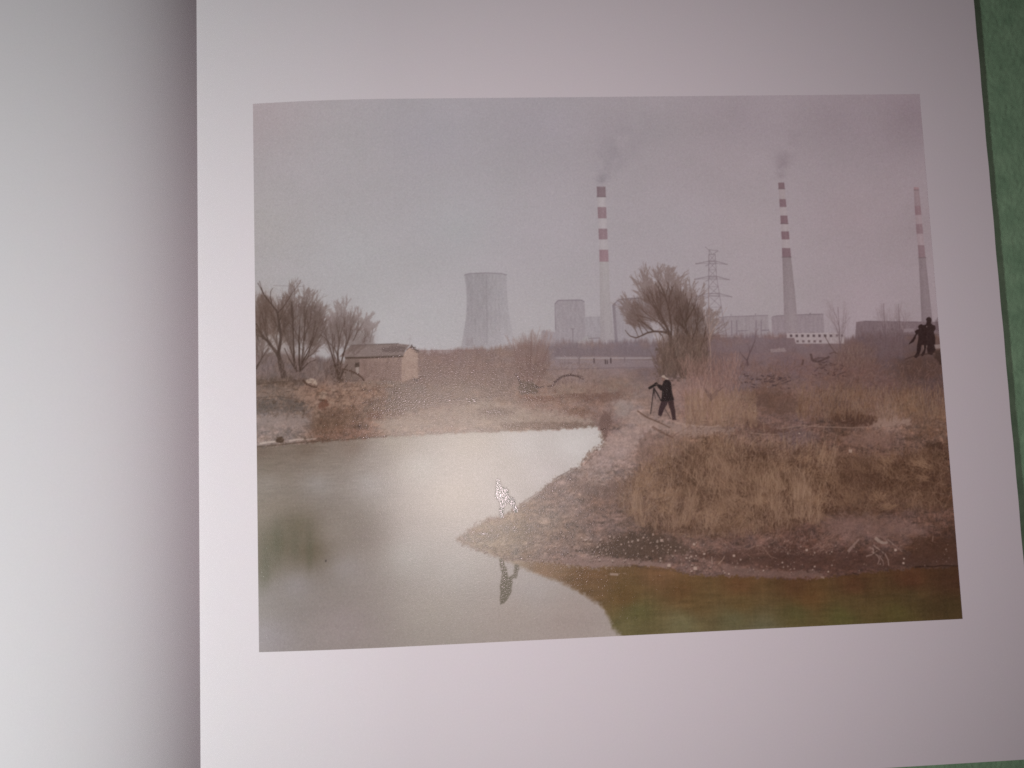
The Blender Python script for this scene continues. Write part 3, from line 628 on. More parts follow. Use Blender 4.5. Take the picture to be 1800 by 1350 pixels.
    for x, y, w_ in ((1418, 967, 6), (1462, 970, 3.4), (1574, 967, 6), (1589, 982, 4), (1588, 990, 5), (1432, 996, 4), (1456, 1005, 4), (1163, 950, 7), (1220, 957, 6), (1131, 945, 4.5), (1092, 957, 4), (1290, 977, 6), (1176, 994, 8), (1222, 999, 9), (1281, 1009, 4.5), (1495, 793, 8), (1405, 762, 4), (1326, 723, 4), (1262, 749, 3), (1623, 811, 4), (1658, 868, 4)):
        strokes([[x - w_ * .35, y, x + w_ * .35, y, w_ * .7, 182, 160, 150], [x - w_ * .4, y + w_ * .4, x + w_ * .4, y + w_ * .4, 1, 60, 42, 36]], .85)
    # rubble heap with dark twisted scraps
    stones(300, (1298, 648, 1385, 682), [(148, 128, 132), (130, 112, 116), (70, 54, 56), (84, 66, 68)], (.8, 2.6), .7, lambda x, y: y > 682 - 30 * math.exp(-((x - 1350) / 34) ** 2))
    strokes([[x, y, x + rr.uniform(3, 10), y + rr.uniform(-4, 3), rr.uniform(1, 2.2), 66, 50, 52] for x, y in zip(rr.uniform(1302, 1385, 34), rr.uniform(658, 682, 34))], .7)
    strokes([[x, y, x + rr.uniform(3, 9), y + rr.uniform(-4, 3), rr.uniform(1, 2.2), 64, 44, 44] for x, y in zip(rr.uniform(1425, 1480, 30), rr.uniform(636, 662, 30))], .6)
    lg = part('fallen_log', 'dark twisted dead wood lying on the rubble at the right')
    line([(1425, 622), (1428, 634), (1436, 636), (1444, 634), (1452, 630), (1458, 627)], 4, 4, (80, 61, 60), .8, lg); line([(1428, 634), (1440, 629), (1456, 630)], 5, 3, (86, 66, 65), .7, lg)
    line([(1458, 622), (1466, 619), (1474, 622)], 2.4, 1.6, (86, 64, 62), .8); line([(1410, 642), (1412, 632)], 3.2, 2.4, (84, 62, 60), .8)

    # ================================================================ brick hut on the far bank
    HUT = part('brick_hut', 'small brick hut with a sagging tiled roof on the far bank')
    ROOF = part('hut_roof', 'grey tiled roof of the small hut')
    m = poly([(607, 628), (706, 626), (707, 669), (670, 669), (632, 670.5), (606, 672)], 1.1)
    over(m, np.array([132, 110, 104]) + (1.8 * np.sin(PY * 2.6) + 4 * fbm(4, 3, 300, 3) + 2.5 * fbm(2, 20, 301, 2))[..., None]); lab(m, HUT)
    over(poly([(607, 629), (632, 628), (632, 671), (606, 672)], 1.5), (112, 95, 90), .75)
    m = poly([(706, 627), (709, 622), (722, 608), (728, 612), (734.5, 621), (735, 664), (722, 667), (710, 671), (706, 669)], 1.1)
    over(m, np.array([158, 135, 125]) + (3.5 * fbm(4, 3, 302, 3))[..., None]); lab(m, HUT)
    over(poly([(624, 638), (632, 637), (632, 645), (624, 646)], 1.2), (72, 56, 52), .8)
    over(poly([(625, 646), (631, 645), (631, 656), (626, 657)], 1), (160, 146, 140), .85)
    strokes([[618, 656, 630, 657, 1.4, 90, 72, 66], [618, 648, 618, 662, 1.2, 92, 74, 68], [622, 660, 634, 662, 2, 128, 110, 102]], .7)
    m = poly([(596, 627.5), (602, 621), (617, 607), (640, 605.6), (701, 604), (702, 605.5), (720, 606.5), (712, 617), (709, 625.5), (650, 627)], 1.1)
    tile = 3.5 * np.sin((PY + (PX - 600) * .02) * 2 * math.pi / 3.1)
    over(m, np.array([126, 110, 107]) + (tile + 3 * fbm(5, 2, 303, 3))[..., None]); lab(m, ROOF)
    over(poly([(668, 613), (700, 608), (717, 609), (709, 618), (680, 620)], 4, 1.5, 52), (96, 80, 79), .75)
    strokes([[617, 607, 701, 604.2, 1.8, 92, 78, 76], [702, 605, 720, 607, 1.4, 112, 94, 90]], .85, ROOF)
    line([(606, 629), (650, 628.5), (709, 626)], 3, 3, (72, 55, 50), .9)
    strokes([[x, 629 + rr.uniform(0, 2), x + rr.normal(), 629 + rr.uniform(3, 8), .8, 160, 136, 124] for x in rr.uniform(650, 700, 26)], .55)
    strokes([[721, 610, 737, 618, 2.2, 70, 54, 52], [723, 606, 726, 613, 2.4, 66, 50, 48], [725, 611, 731, 611, 1.6, 70, 54, 50], [728, 617, 734, 620, 1.4, 80, 62, 58], [721, 610, 714, 616, 1.4, 104, 82, 76]], .9, HUT)
    line([(722, 614), (716, 617), (711, 625)], 1.2, 1.2, (180, 154, 142), .6)

    # ================================================================ bare trees, left bank
    dkb, plb = (74, 56, 52), (102, 82, 76)
    def tree(label, limbs, stems, spread=24, up=.05, dark=dkb, pale=plb, haze=None, alpha=.8, name='bare_tree', depth=4):
        i = part(name, label)
        if haze:
            for (x, y, rx, ry, c, a) in haze: over(blob(x, y, rx, ry, 1.4) * np.clip(.75 + .35 * fbm(5, 7, int(x), 4), 0, 1), c, a)
        out = []
        for (x, y, a, L, w) in stems: grow(out, x, y, a, L, w, depth, spread, up, dark, pale, depth)
        out.sort(key=lambda s: s[4])
        o = np.array(out); th = o[:, 4] < 1.0
        strokes(o[th], alpha * .74, i, .42); strokes(o[~th], alpha, i, .35)
        for pts, w0, w1 in limbs: line(pts, w0, w1, dark, min(1, alpha + .12), i)
    R.seed(8)
    tree('bare tree with a dense brown crown cut by the left edge', [([(500, 664), (494, 636), (488, 622), (480, 612), (472, 600), (462, 594)], 8, 3), ([(449, 648), (458, 634), (466, 620), (472, 612)], 2.5, 1.5)],
         [(480, 612, 128, 30, 3.2), (472, 600, 112, 28, 2.8), (490, 625, 100, 34, 3), (462, 596, 108, 26, 2), (450, 650, 62, 22, 1.8), (448, 640, 100, 20, 1.8), (452, 620, 96, 22, 1.8), (455, 600, 100, 22, 1.6), (470, 590, 96, 22, 1.6)],
         haze=[(463, 548, 26, 38, (130, 108, 98), .5), (470, 590, 34, 36, (122, 102, 95), .45), (455, 620, 16, 30, (122, 103, 98), .5)])
    tree('tall bare tree forking high above the left bank', [([(498, 664), (492, 640), (490, 618), (493, 600), (494, 588), (490, 566), (488, 552), (485, 543)], 6.5, 3), ([(486, 546), (478, 536), (464, 518), (459, 508), (453, 497)], 2.6, 1.0), ([(464, 518), (459, 505), (456, 494)], 1.4, .8), ([(488, 550), (498, 540), (506, 528), (513, 516), (520, 507)], 2.4, 1.0), ([(479, 536), (475, 522), (476, 512), (480, 506)], 1.4, .8), ([(490, 566), (502, 546), (510, 534)], 1.5, .8)],
         [(493, 600, 70, 22, 2.2), (494, 590, 115, 20, 2.0), (490, 566, 60, 18, 1.6), (490, 620, 75, 26, 2.4)], haze=[(492, 590, 22, 44, (130, 110, 103), .4)])
    tree('clump of slim bare trunks left of the hut', [([(527, 654), (526, 630), (526, 600), (526.5, 574)], 3.6, 1.8), ([(528, 652), (532, 636), (540, 622), (550, 600), (558, 578), (566, 560)], 3.0, .9), ([(522, 654), (517, 630), (516, 600), (515, 560), (513, 530)], 3.2, 1.3), ([(530, 640), (533, 610), (536, 570), (534, 540)], 2.2, 1), ([(520, 650), (508, 630), (500, 612)], 2.2, 1.4), ([(530, 650), (542, 638), (556, 632)], 2, 1.2)],
         [(526, 620, 96, 28, 2.4), (535, 600, 84, 28, 2.2), (516, 600, 96, 28, 2.2), (545, 606, 66, 26, 2), (513, 560, 92, 20, 1.6), (536, 570, 88, 20, 1.6), (556, 580, 68, 16, 1.4), (527, 650, 60, 26, 2.2), (520, 650, 112, 24, 2), (530, 645, 76, 28, 2)],
         haze=[(535, 578, 38, 56, (132, 113, 108), .4), (525, 640, 34, 24, (120, 100, 95), .5)])
    tree('round-crowned bare tree just behind the hut roof', [([(596, 668), (592, 650), (586, 632), (580, 612), (574, 596), (562, 588)], 3.6, 1.0), ([(596, 660), (599, 640), (604, 622), (612, 600), (620, 580)], 3, 1), ([(594, 650), (594, 620), (598, 590), (606, 565)], 2.8, 1), ([(597, 668), (604, 650), (612, 640)], 3, 1.4)],
         [(596, 640, 100, 26, 2.4), (590, 632, 112, 26, 2.2), (602, 625, 76, 28, 2.2), (596, 610, 92, 24, 2), (610, 604, 74, 22, 1.8), (620, 600, 62, 20, 1.6), (580, 612, 112, 20, 1.6), (606, 575, 84, 16, 1.4), (640, 604, 80, 16, 1.2), (650, 602, 84, 14, 1.0)],
         haze=[(606, 585, 42, 44, (142, 126, 122), .4), (645, 590, 16, 22, (146, 131, 130), .5)], pale=(124, 106, 103))
    fan([(486, 606), (478, 606), (468, 600), (455, 610)], 463, 556, 22, 48, 320, (92, 70, 63), .55, .55)
    fan([(492, 590), (490, 570)], 492, 556, 18, 34, 130, (92, 72, 66), .55, .5)
    fan([(527, 640), (522, 630), (534, 630), (540, 620), (518, 620)], 536, 566, 42, 50, 400, (88, 69, 64), .55, .55)
    fan([(596, 640), (590, 636), (604, 630), (600, 620)], 606, 588, 42, 50, 340, (98, 80, 76), .52, .52); fan([(640, 620), (648, 615)], 648, 598, 12, 22, 120, (108, 91, 88), .5, .48)
    fan([(452, 650), (450, 630)], 456, 620, 16, 34, 60, (108, 88, 84), .6, .42)
    over(poly([(585, 640), (600, 640), (602, 671), (588, 672)], 6, 4, 53), (74, 56, 50), .6)
    line([(600, 648), (616, 652), (628, 657), (636, 664), (641, 670)], 2.2, 3.2, (86, 64, 58), .9)
    strokes([[x, 640 + rr.uniform(0, 30), x + rr.normal() * 4, 640 + rr.uniform(-12, 18), .9, 92, 72, 66] for x in rr.uniform(570, 606, 60)], .5)
    line([(727, 664), (730, 668), (734, 670), (736, 664), (742, 661)], 1.8, 1.2, (74, 56, 54), .85); line([(738, 668), (744, 660), (750, 662)], 1.4, 1, (84, 64, 60), .7)

    # ================================================================ far bank shrubs
    R.seed(3)
    for k in range(26):
        x = 740 + 110 * R.random(); y = 652 + 20 * R.random(); out = []
        grow(out, x, y, 90 + R.uniform(-20, 20), 13, 1.1, 2, 26, .03, (108, 87, 83), (132, 111, 106), 2); strokes(out, .45)
    over(blob(936, 622, 30, 30, 1.5) * np.clip(.7 + .4 * vert, 0, 1), (128, 107, 103), .5)
    tree('fan-shaped bare shrub standing on the far shore', [([(930, 682), (926, 650), (925, 620), (924, 590)], 2, .8), ([(934, 682), (938, 650), (944, 620), (948, 596)], 2, .8), ([(942, 682), (950, 655), (958, 628), (966, 604)], 1.8, .8), ([(926, 684), (916, 650), (908, 625), (902, 606)], 1.8, .8), ([(934, 682), (932, 640), (934, 600), (935, 580)], 1.6, .8), ([(945, 682), (958, 650), (966, 635)], 1.5, .8)],
         [(928, 676, 100, 30, 1.8), (936, 676, 84, 32, 1.8), (944, 678, 70, 30, 1.6), (922, 676, 108, 28, 1.6), (940, 660, 80, 28, 1.4), (930, 650, 94, 26, 1.4), (912, 640, 110, 20, 1.2), (952, 640, 72, 22, 1.2)], spread=15, up=.06, dark=(110, 84, 79), pale=(140, 118, 114), name='bare_shrub', alpha=.72, depth=3)
    fan([(930, 682), (938, 682), (944, 682), (924, 682)], 934, 622, 36, 46, 240, (116, 92, 87), .6, .45)
    sp = part('tree_stump', 'dark rotting stump under the fan-shaped shrub')
    line([(905, 656), (911, 664), (914, 672), (920, 680)], 3, 5, (84, 64, 62), .9, sp)
    m = poly([(912, 674), (922, 670), (934, 672), (944, 676), (945, 688), (936, 693), (922, 693), (912, 690)], 3, 2, 54); over(m, (92, 76, 68), .85); lab(m, sp, .6)
    line([(940, 678), (948, 682), (956, 679)], 3, 2.4, (72, 54, 52), .9, sp)
    fb = part('fallen_branch', 'dark arched dead branch on the far shore')
    line([(974, 673), (980, 668), (986, 663), (993, 660.5), (1002, 659.5), (1010, 660), (1018, 663), (1026, 667)], 4.2, 2.2, (72, 54, 55), .95, fb); line([(1008, 660), (1016, 661), (1025, 662)], 2.4, 1.6, (80, 60, 60), .9, fb)
    line([(962, 680), (970, 678), (976, 676)], 2.6, 2, (80, 60, 58), .85, fb); line([(996, 660), (1004, 657), (1006, 655)], 1.4, 1, (84, 64, 62), .8)
    strokes([[x, 664 + rr.uniform(0, 2), x + rr.normal() * 1.5, 664 + rr.uniform(5, 14), .8, 118, 96, 96] for x in rr.uniform(978, 1024, 50)], .5)
    strokes([[x, 692 - rr.uniform(0, 3), x + rr.normal() * 2, 692 - rr.uniform(6, 18), .8, 120, 94, 88] for x in rr.uniform(1030, 1130, 90)], .5)

    # ================================================================ reddish bushes and grass, left bank
    def blades(n, box, cols, L, w=1.0, lean=0.0, jit=.25, keep=None, alpha=.8, batches=3, up=1):
        for b in range(batches):
            s = []
            for _ in range(n // batches):
                x = rr.uniform(box[0], box[2]); y = box[1] + (box[3] - box[1]) * (b + rr.random()) / batches
                if keep and not keep(x, y): continue
                l = L * rr.uniform(.5, 1.3); a = lean + rr.normal() * jit; c = np.array(cols[rr.integers(len(cols))]) + rr.normal() * 7
                x1 = x + l * .5 * math.sin(a); y1 = y - up * l * .5 * math.cos(a); a += rr.normal() * jit * .8
                s.append([x, y, x1, y1, w, *c]); s.append([x1, y1, x1 + l * .5 * math.sin(a), y1 - up * l * .5 * math.cos(a), w * .75, *c])
            strokes(s, alpha)
    blades(700, (548, 722, 640, 770), [(130, 104, 90), (108, 86, 75), (148, 122, 108), (88, 68, 60)], 13, .8, .1, .7, keep=lambda x, y: abs(y - 746 + (x - 590) * .15) < 22 * rr.random() + 4, alpha=.5)
    blades(260, (590, 676, 680, 712), [(160, 132, 116), (104, 76, 66), (120, 90, 78)], 8, 1.0, .4, .9, alpha=.55)
    blades(1500, (448, 668, 680, 735), [(150, 126, 114), (96, 76, 70), (84, 66, 60), (132, 106, 94)], 7, .8, .7, .9, alpha=.55)
    blades(1800, (640, 640, 1050, 740), [(152, 130, 120), (104, 84, 78), (92, 72, 66), (140, 118, 106)], 6, .8, .5, .9, alpha=.5)
    blades(700, (860, 640, 1050, 700), [(150, 130, 122), (100, 80, 76)], 9, .7, .2, .6, alpha=.4)
    blades(1500, (738, 622, 905, 680), [(148, 126, 120), (104, 84, 80), (118, 94, 88), (134, 110, 104)], 12, .7, 0, .5, alpha=.42)
    blades(500, (448, 636, 600, 672), [(136, 116, 112), (92, 74, 72)], 10, .8, 0, .4, alpha=.5)

    # ================================================================ big willow and the reeds round it
    R.seed(21)
    dk2, pl2 = (78, 60, 55), (106, 84, 77)
    over(poly([(1160, 665), (1156, 640), (1165, 610), (1178, 590), (1200, 580), (1222, 590), (1236, 610), (1240, 650), (1205, 664)], 12, 7, 55), (88, 71, 65), .85)
    over(blob(1160, 545, 58, 52, 1.6) * np.clip(.7 + .4 * fbm(5, 6, 410, 4), 0, 1), (140, 121, 117), .3); over(blob(1205, 560, 36, 46, 1.6) * np.clip(.75 + .4 * fbm(5, 6, 420, 4), 0, 1), (128, 108, 103), .35)
    tree('big leaning bare willow in front of the boiler house', [([(1200, 662), (1192, 640), (1182, 620), (1179, 602), (1178, 588)], 9, 6), ([(1179, 590), (1172, 585), (1162, 583), (1150, 582.5), (1138, 585), (1128, 590), (1118, 594), (1108, 591), (1102, 585), (1099, 580)], 4.2, 1.2), ([(1178, 588), (1172, 574), (1164, 558), (1156, 544), (1150, 536)], 4, 1.4), ([(1180, 590), (1180, 570), (1176, 545), (1170, 524), (1160, 512), (1152, 498)], 3.4, 1.1), ([(1170, 522), (1164, 508), (1156, 492)], 1.8, .8),
          ([(1150, 583), (1142, 575), (1128, 565), (1118, 552)], 2.2, .9), ([(1226, 660), (1222, 632), (1216, 604), (1208, 584), (1204, 566), (1196, 552), (1190, 540)], 6.5, 1.6), ([(1214, 600), (1204, 578), (1194, 568), (1188, 563)], 5, 3), ([(1205, 566), (1214, 552), (1222, 536), (1224, 522)], 2.6, 1), ([(1217, 606), (1224, 596), (1226, 578), (1222, 562)], 4, 1.8), ([(1158, 584), (1164, 590), (1168, 600)], 2, 1.4)],
         [(1178, 590, 128, 30, 3), (1175, 585, 112, 34, 3.2), (1170, 572, 122, 28, 2.6), (1178, 570, 96, 32, 2.8), (1164, 556, 128, 26, 2.2), (1156, 545, 112, 24, 2), (1174, 545, 88, 26, 2.2), (1200, 575, 84, 28, 2.6), (1205, 566, 76, 28, 2.4), (1190, 562, 100, 26, 2.2), (1216, 600, 76, 26, 2.4), (1224, 580, 86, 24, 2), (1150, 583, 142, 24, 1.8), (1140, 585, 130, 24, 1.6), (1130, 588, 120, 20, 1.4), (1122, 592, 112, 18, 1.2), (1160, 520, 104, 18, 1.4), (1170, 524, 76, 20, 1.5), (1190, 600, 96, 26, 2.2), (1208, 620, 84, 28, 2.2), (1222, 640, 80, 28, 2.2), (1230, 620, 78, 28, 2)],
         spread=23, up=.03, dark=dk2, pale=pl2, alpha=.78)
    fan([(1178, 590), (1172, 580), (1165, 570), (1150, 582), (1180, 575), (1135, 586)], 1148, 548, 50, 54, 520, (92, 71, 65), .52, .52)
    fan([(1182, 590), (1200, 600), (1205, 575)], 1180, 540, 32, 52, 330, (86, 66, 60), .55, .52)
    fan([(1216, 620), (1222, 600), (1210, 590), (1226, 630)], 1212, 568, 30, 50, 430, (80, 61, 55), .6, .55)
    blades(700, (1156, 604, 1244, 664), [(86, 67, 61), (108, 86, 78), (124, 102, 92)], 26, 1.1, 0, .3, alpha=.55)
    tree('slender pale sapling beside the willow', [([(1250, 698), (1251, 670), (1249, 650), (1249.5, 625), (1247.5, 600), (1247.5, 580), (1246, 560), (1246.5, 535), (1245, 510)], 2.6, .7), ([(1248, 590), (1254, 578), (1264, 564), (1278, 540)], 1.2, .7), ([(1248, 585), (1242, 565), (1236, 545)], 1.2, .7), ([(1247, 575), (1254, 560), (1258, 545)], 1.0, .6)],
         [(1248, 596, 64, 14, 1.2), (1248, 600, 116, 14, 1.2)], dark=(148, 123, 114), pale=(132, 112, 108), alpha=.65, depth=2)
    tree('small dark forked tree right of the willow', [([(1315, 643), (1313, 634), (1318, 620), (1324, 606), (1328, 598)], 3, 1.4), ([(1313, 634), (1306, 626), (1300, 619)], 1.8, 1), ([(1318, 620), (1316, 610), (1312, 602)], 1.4, .8)], [(1326, 602, 80, 12, 1.3), (1318, 620, 60, 12, 1.2), (1302, 620, 110, 10, 1)], dark=(88, 68, 70), pale=(122, 104, 106), alpha=.75, depth=2)
    over(blob(1313, 605, 26, 18), (124, 106, 109), .3)
    for x, y, L, lab_ in ((1477, 612, 26, 'thin hazy bare tree by the white building'), (1557, 600, 18, 'faint bare tree at the far right of the field'), (1583, 600, 17, 'faint bare tree near the two people')):
        over(blob(x, y - 22, 10 + L * .6, 34, 1.6) * np.clip(.6 + .4 * vert, 0, 1), (120, 101, 104), .32)
        tree(lab_, [([(x, y + 10), (x - 1, y - 12), (x - 2, y - 30), (x - 4, y - 52 - L * .8)], 1.8, .8)], [(x, y - 5, 74, L, 1.4), (x - 1, y - 10, 106, L, 1.4), (x - 1, y - 22, 88, L * .9, 1.2)], dark=(96, 77, 80), pale=(136, 118, 121), spread=18, up=.06, alpha=.6, depth=3)
    line([(1448, 588), (1456, 602), (1462, 612), (1470, 622)], 1.6, 1.8, (84, 64, 62), .7)
    over(blob(1500, 624, 36, 22, 1.3) * np.clip(.75 + .4 * fbm(4, 6, 430, 4), 0, 1), (111, 88, 82), .6)
    blades(260, (1470, 615, 1540, 650), [(122, 97, 89), (96, 73, 69)], 16, .8, 0, .45, alpha=.5)

    # ================================================================ dry grass of the near bank
    tan, brn = [(152, 124, 104), (140, 112, 94), (130, 103, 87), (161, 134, 115)], [(92, 64, 50), (76, 50, 40), (108, 78, 62)]
    inpen = lambda x, y: y < spit(x) - 6 and y > sptop(x) + 6
    blades(900, (1200, 640, 1300, 740), [(156, 124, 114), (136, 106, 98), (150, 116, 108), (112, 84, 78)], 22, .9, 0, .3, alpha=.55)
    blades(1000, (1205, 700, 1330, 752), tan[:3] + [(126, 98, 82)], 18, 1.0, 0, .25, alpha=.55)
    strokes([[1250, 706, 1249, 690, 1.4, 96, 74, 70]] + [[1250, 704 - k * 2, 1250 + d * (8 + k * 3), 704 - k * 4 - 8 - 2 * k + d * 2, .8, 100, 78, 74] for k in range(5) for d in (-1, 1)] + [[1242, 690, 1238, 684, 1, 88, 66, 64], [1262, 688, 1272, 680, 1, 88, 66, 64]], .7)
    strokes([[1232 + 3 * rr.normal(), 700, 1232 + 8 * rr.normal(), 668, .8, 160, 130, 120] for _ in range(10)] + [[1214, 740, 1213, 665, 1.0, 168, 142, 128], [1269, 736, 1268, 700, 1, 160, 134, 118], [1343, 760, 1342, 742, 1.2, 160, 132, 112]], .6)
    blades(1500, (1300, 640, 1665, 720), [(132, 102, 92), (120, 92, 84), (84, 62, 56), (94, 70, 64)], 11, .9, .2, .6, alpha=.45)
    blades(1300, (1400, 690, 1662, 742), tan[1:3] + [(128, 98, 78), (98, 70, 56)], 18, .95, 0, .25, alpha=.5)
    top = lambda x: np.interp(x, [1090, 1130, 1190, 1250, 1320, 1400, 1480, 1560, 1660], [850, 822, 782, 770, 778, 780, 800, 800, 790])
    bot = lambda x: np.interp(x, [1090, 1130, 1200, 1300, 1400, 1450, 1560, 1660], [895, 930, 948, 948, 930, 905, 900, 900])
    dens = fbm(26, 22, 500, 3)
    def pick(x, y):
        q = to_r([(x, y)])[0]; i, j = int(min(max(q[1], 0), H - 1)), int(min(max(q[0], 0), W - 1)); return dens[i, j]
    reg = lambda x, y: top(x) < y < bot(x)
    over(poly([(1092, 900), (1100, 850), (1140, 820), (1195, 790), (1250, 778), (1330, 786), (1420, 800), (1500, 806), (1660, 800), (1668, 890), (1560, 900), (1450, 905), (1400, 925), (1300, 940), (1200, 940), (1130, 925)], 14, 6, 56), land * .90 + np.array([2, 0, -4]), .6)
    clump = np.clip(.5 - .55 * fbm(30, 20, 505, 4, .7), 0, 1)
    mg = poly([(1092, 900), (1100, 850), (1140, 820), (1195, 790), (1250, 778), (1330, 786), (1420, 800), (1500, 806), (1660, 800), (1668, 890), (1560, 900), (1450, 905), (1400, 925), (1300, 940), (1200, 940), (1130, 925)], 18, 6, 60)
    over(mg * clump, (70, 47, 38), .7)
    for x, y, rx, ry, a in ((1280, 905, 26, 14, .5), (1250, 870, 18, 16, .4), (1430, 840, 40, 22, .5), (1410, 880, 26, 16, .45), (1560, 838, 44, 22, .45), (1345, 905, 22, 14, .45), (1210, 850, 16, 14, .3), (1180, 905, 24, 12, .3), (1640, 800, 26, 18, .4)):
        over(blob(x, y, rx, ry, 1.2) * np.clip(.6 + .6 * fi, 0, 1.2), (58, 38, 29), a)
    blades(2600, (1085, 770, 1668, 950), brn, 13, 1.1, 0, .7, lambda x, y: reg(x, y), .42, 4)
    blades(5200, (1085, 770, 1668, 952), [(130, 102, 86), (118, 91, 77), (142, 114, 97), (104, 78, 66), (90, 66, 54)], 18, .75, .05, .6, lambda x, y: reg(x, y), .5, 5)
    blades(2900, (1085, 770, 1470, 950), tan, 34, .6, .05, .26, lambda x, y: reg(x, y) and pick(x, y) > -.1 + .3 * rr.normal(), .6, 6)
    blades(1500, (1085, 790, 1470, 950), tan, 26, .7, -.35, .5, lambda x, y: reg(x, y), .5, 4)
    blades(1100, (1420, 780, 1668, 900), tan[1:3] + [(122, 92, 72), (104, 76, 60)], 17, .75, -.5, .6, lambda x, y: reg(x, y), .5, 3)
    blades(420, (1250, 840, 1330, 940), tan[1:3], 28, .75, -.7, .4, None, .55, 2)
    blades(900, (1085, 770, 1668, 945), [(66, 44, 35), (80, 56, 45)], 9, .9, 0, .9, lambda x, y: reg(x, y) and pick(x, y) < .25, .6, 3)
    for k in range(120):
        x = rr.uniform(1100, 1640); y = rr.uniform(top(x) + 14, bot(x) - 4); ln = rr.normal() * .8; c0 = [(150, 120, 98), (128, 100, 82), (104, 78, 63), (82, 58, 47)][rr.integers(4)]
        blades(26, (x - 12, y - 8, x + 12, y + 4), [c0], 20, .7, ln, .3, None, .5, 1)
    for k in range(16):                                   # taller bent plumes in small tufts
        x = rr.uniform(1110, 1450); y = rr.uniform(860, 945); blades(34, (x - 9, y - 6, x + 9, y), tan, 46, .6, rr.normal() * .15, .2, None, .6, 1)
    blades(700, (1000, 780, 1200, 900), [(160, 138, 128), (104, 82, 76), (116, 92, 84)], 7, .9, .5, .8, lambda x, y: inpen(x, y), .45)
    blades(700, (1200, 735, 1660, 800), [(146, 118, 106), (92, 68, 60), (82, 58, 50)], 8, 1.0, .8, .8, None, .45)
    blades(700, (1100, 900, 1660, 955), [(134, 106, 96), (150, 122, 110), (96, 70, 62)], 9, .9, .3, .9, None, .4)
    blades(260, (1220, 940, 1500, 975), [(142, 114, 104), (128, 100, 92)], 14, .9, .9, .8, None, .5)
    strokes([[1063, 720, 1080, 738, .8, 160, 140, 130]], .5)
    # ridge lines along the left flank of the near bank
    line([(918, 884), (940, 870), (962, 858), (980, 846)], 2, 2, (112, 94, 88), .55); line([(975, 842), (1000, 828), (1012, 824), (1015, 822)], 2.2, 1.4, (92, 74, 70), .6); line([(1028, 816), (1036, 808), (1050, 795)], 2, 1.6, (104, 84, 80), .5)
    strokes([[x, y, x + rr.uniform(2, 6), y - rr.uniform(1, 4), 1.3, 100, 80, 76] for x, y in zip(rr.uniform(930, 1060, 70), rr.uniform(800, 880, 70)) if y > sptop(x) + 2], .55)

    # ================================================================ driftwood
    dw = part('driftwood', 'pale tangled driftwood roots on the near shore')
    pd = (140, 117, 110)
    line([(1491, 970), (1497, 962), (1504, 954), (1510, 948)], 5, 3, (136, 112, 105), .85, dw)
    line([(1538, 945), (1546, 952), (1554, 955), (1560, 953)], 6, 4, (150, 130, 122), .85, dw); line([(1540, 942), (1550, 944), (1559, 950)], 2.5, 2, (120, 96, 90), .8)
    for pts, w_ in (([(1535, 958), (1545, 966), (1556, 974), (1561, 984), (1562, 994)], 2.6), ([(1532, 970), (1540, 974), (1546, 982), (1543, 992)], 2), ([(1522, 978), (1532, 975), (1542, 968)], 2.2), ([(1546, 978), (1552, 986), (1553, 994)], 1.6), ([(1534, 962), (1536, 972), (1548, 978)], 2.2), ([(1528, 962), (1536, 966), (1546, 962)], 1.8), ([(1560, 948), (1572, 958), (1586, 970)], 1.5)):
        line(pts, w_, w_ * .7, pd, .85, dw)
    strokes([[1535 + rr.uniform(0, 22), 960 + rr.uniform(0, 18), 1535 + rr.uniform(0, 26), 962 + rr.uniform(0, 20), 1, 60, 42, 38] for _ in range(14)], .6)
    line([(1251, 978), (1252, 992)], 2, 1.6, (156, 132, 120), .8); line([(1262, 992), (1270, 984), (1274, 977)], 1.8, 1.4, (156, 132, 120), .8); line([(1316, 966), (1326, 960), (1338, 958), (1346, 968), (1354, 978), (1366, 982)], 1.4, 1, (140, 114, 104), .7); line([(1640, 942), (1639, 952)], 1.6, 1.2, (140, 116, 106), .7)

    # ================================================================ people
    P1 = part('person', 'person in dark clothes and pale cap bending behind a tripod camera')
    TR = part('tripod_camera', 'black camera with long lens on a slim tripod')
    dks = (43, 33, 35)
    zz = 0
    z = lambda pts: [(1120 + a / 13.5, 650 + b / 13.5) for a, b in pts]
    line(z([(400, 420), (372, 620), (318, 1050)]), 2.2, 1.5, dks, .9, TR); line(z([(400, 440), (490, 590), (570, 745)]), 2.2, 2, dks, .95, TR); line(z([(640, 900), (720, 1030), (800, 1170)]), 1.3, 1.0, (70, 54, 54), .85, TR); line(z([(395, 470), (415, 570), (432, 685)]), 1.8, 1.2, dks, .8, TR)
    m = poly(z([(255, 425), (285, 468), (345, 440), (410, 395), (470, 375), (492, 330), (462, 295), (425, 305), (390, 345), (310, 390)]), 1); over(m, (34, 26, 28), .97); lab(m, TR)
    for pts, cc in ((z([(575, 735), (735, 735), (705, 830), (645, 920), (612, 1010), (590, 1075), (560, 1110), (498, 1075), (505, 980), (525, 890), (555, 800)]), (62, 44, 49)), (z([(725, 740), (862, 722), (880, 840), (905, 1000), (915, 1150), (935, 1185), (835, 1192), (818, 1080), (785, 950), (745, 850)]), (64, 45, 48)),
                    (z([(622, 270), (650, 245), (700, 232), (760, 248), (800, 300), (815, 380), (822, 480), (845, 600), (878, 718), (720, 748), (562, 748), (580, 640), (590, 500), (545, 480), (500, 430), (465, 372), (500, 342), (560, 358), (585, 372), (608, 330)]), dks)):
        m = poly(pts, 1.0); over(m, np.asarray(cc, float) + 2.5 * fi[..., None]); lab(m, P1)
    strokes([[1172, 672, 1171, 690, 1.5, 58, 48, 50], [1179, 680, 1182, 700, 1.2, 66, 54, 54], [1166, 690, 1166, 702, 1.2, 56, 46, 47]], .6)
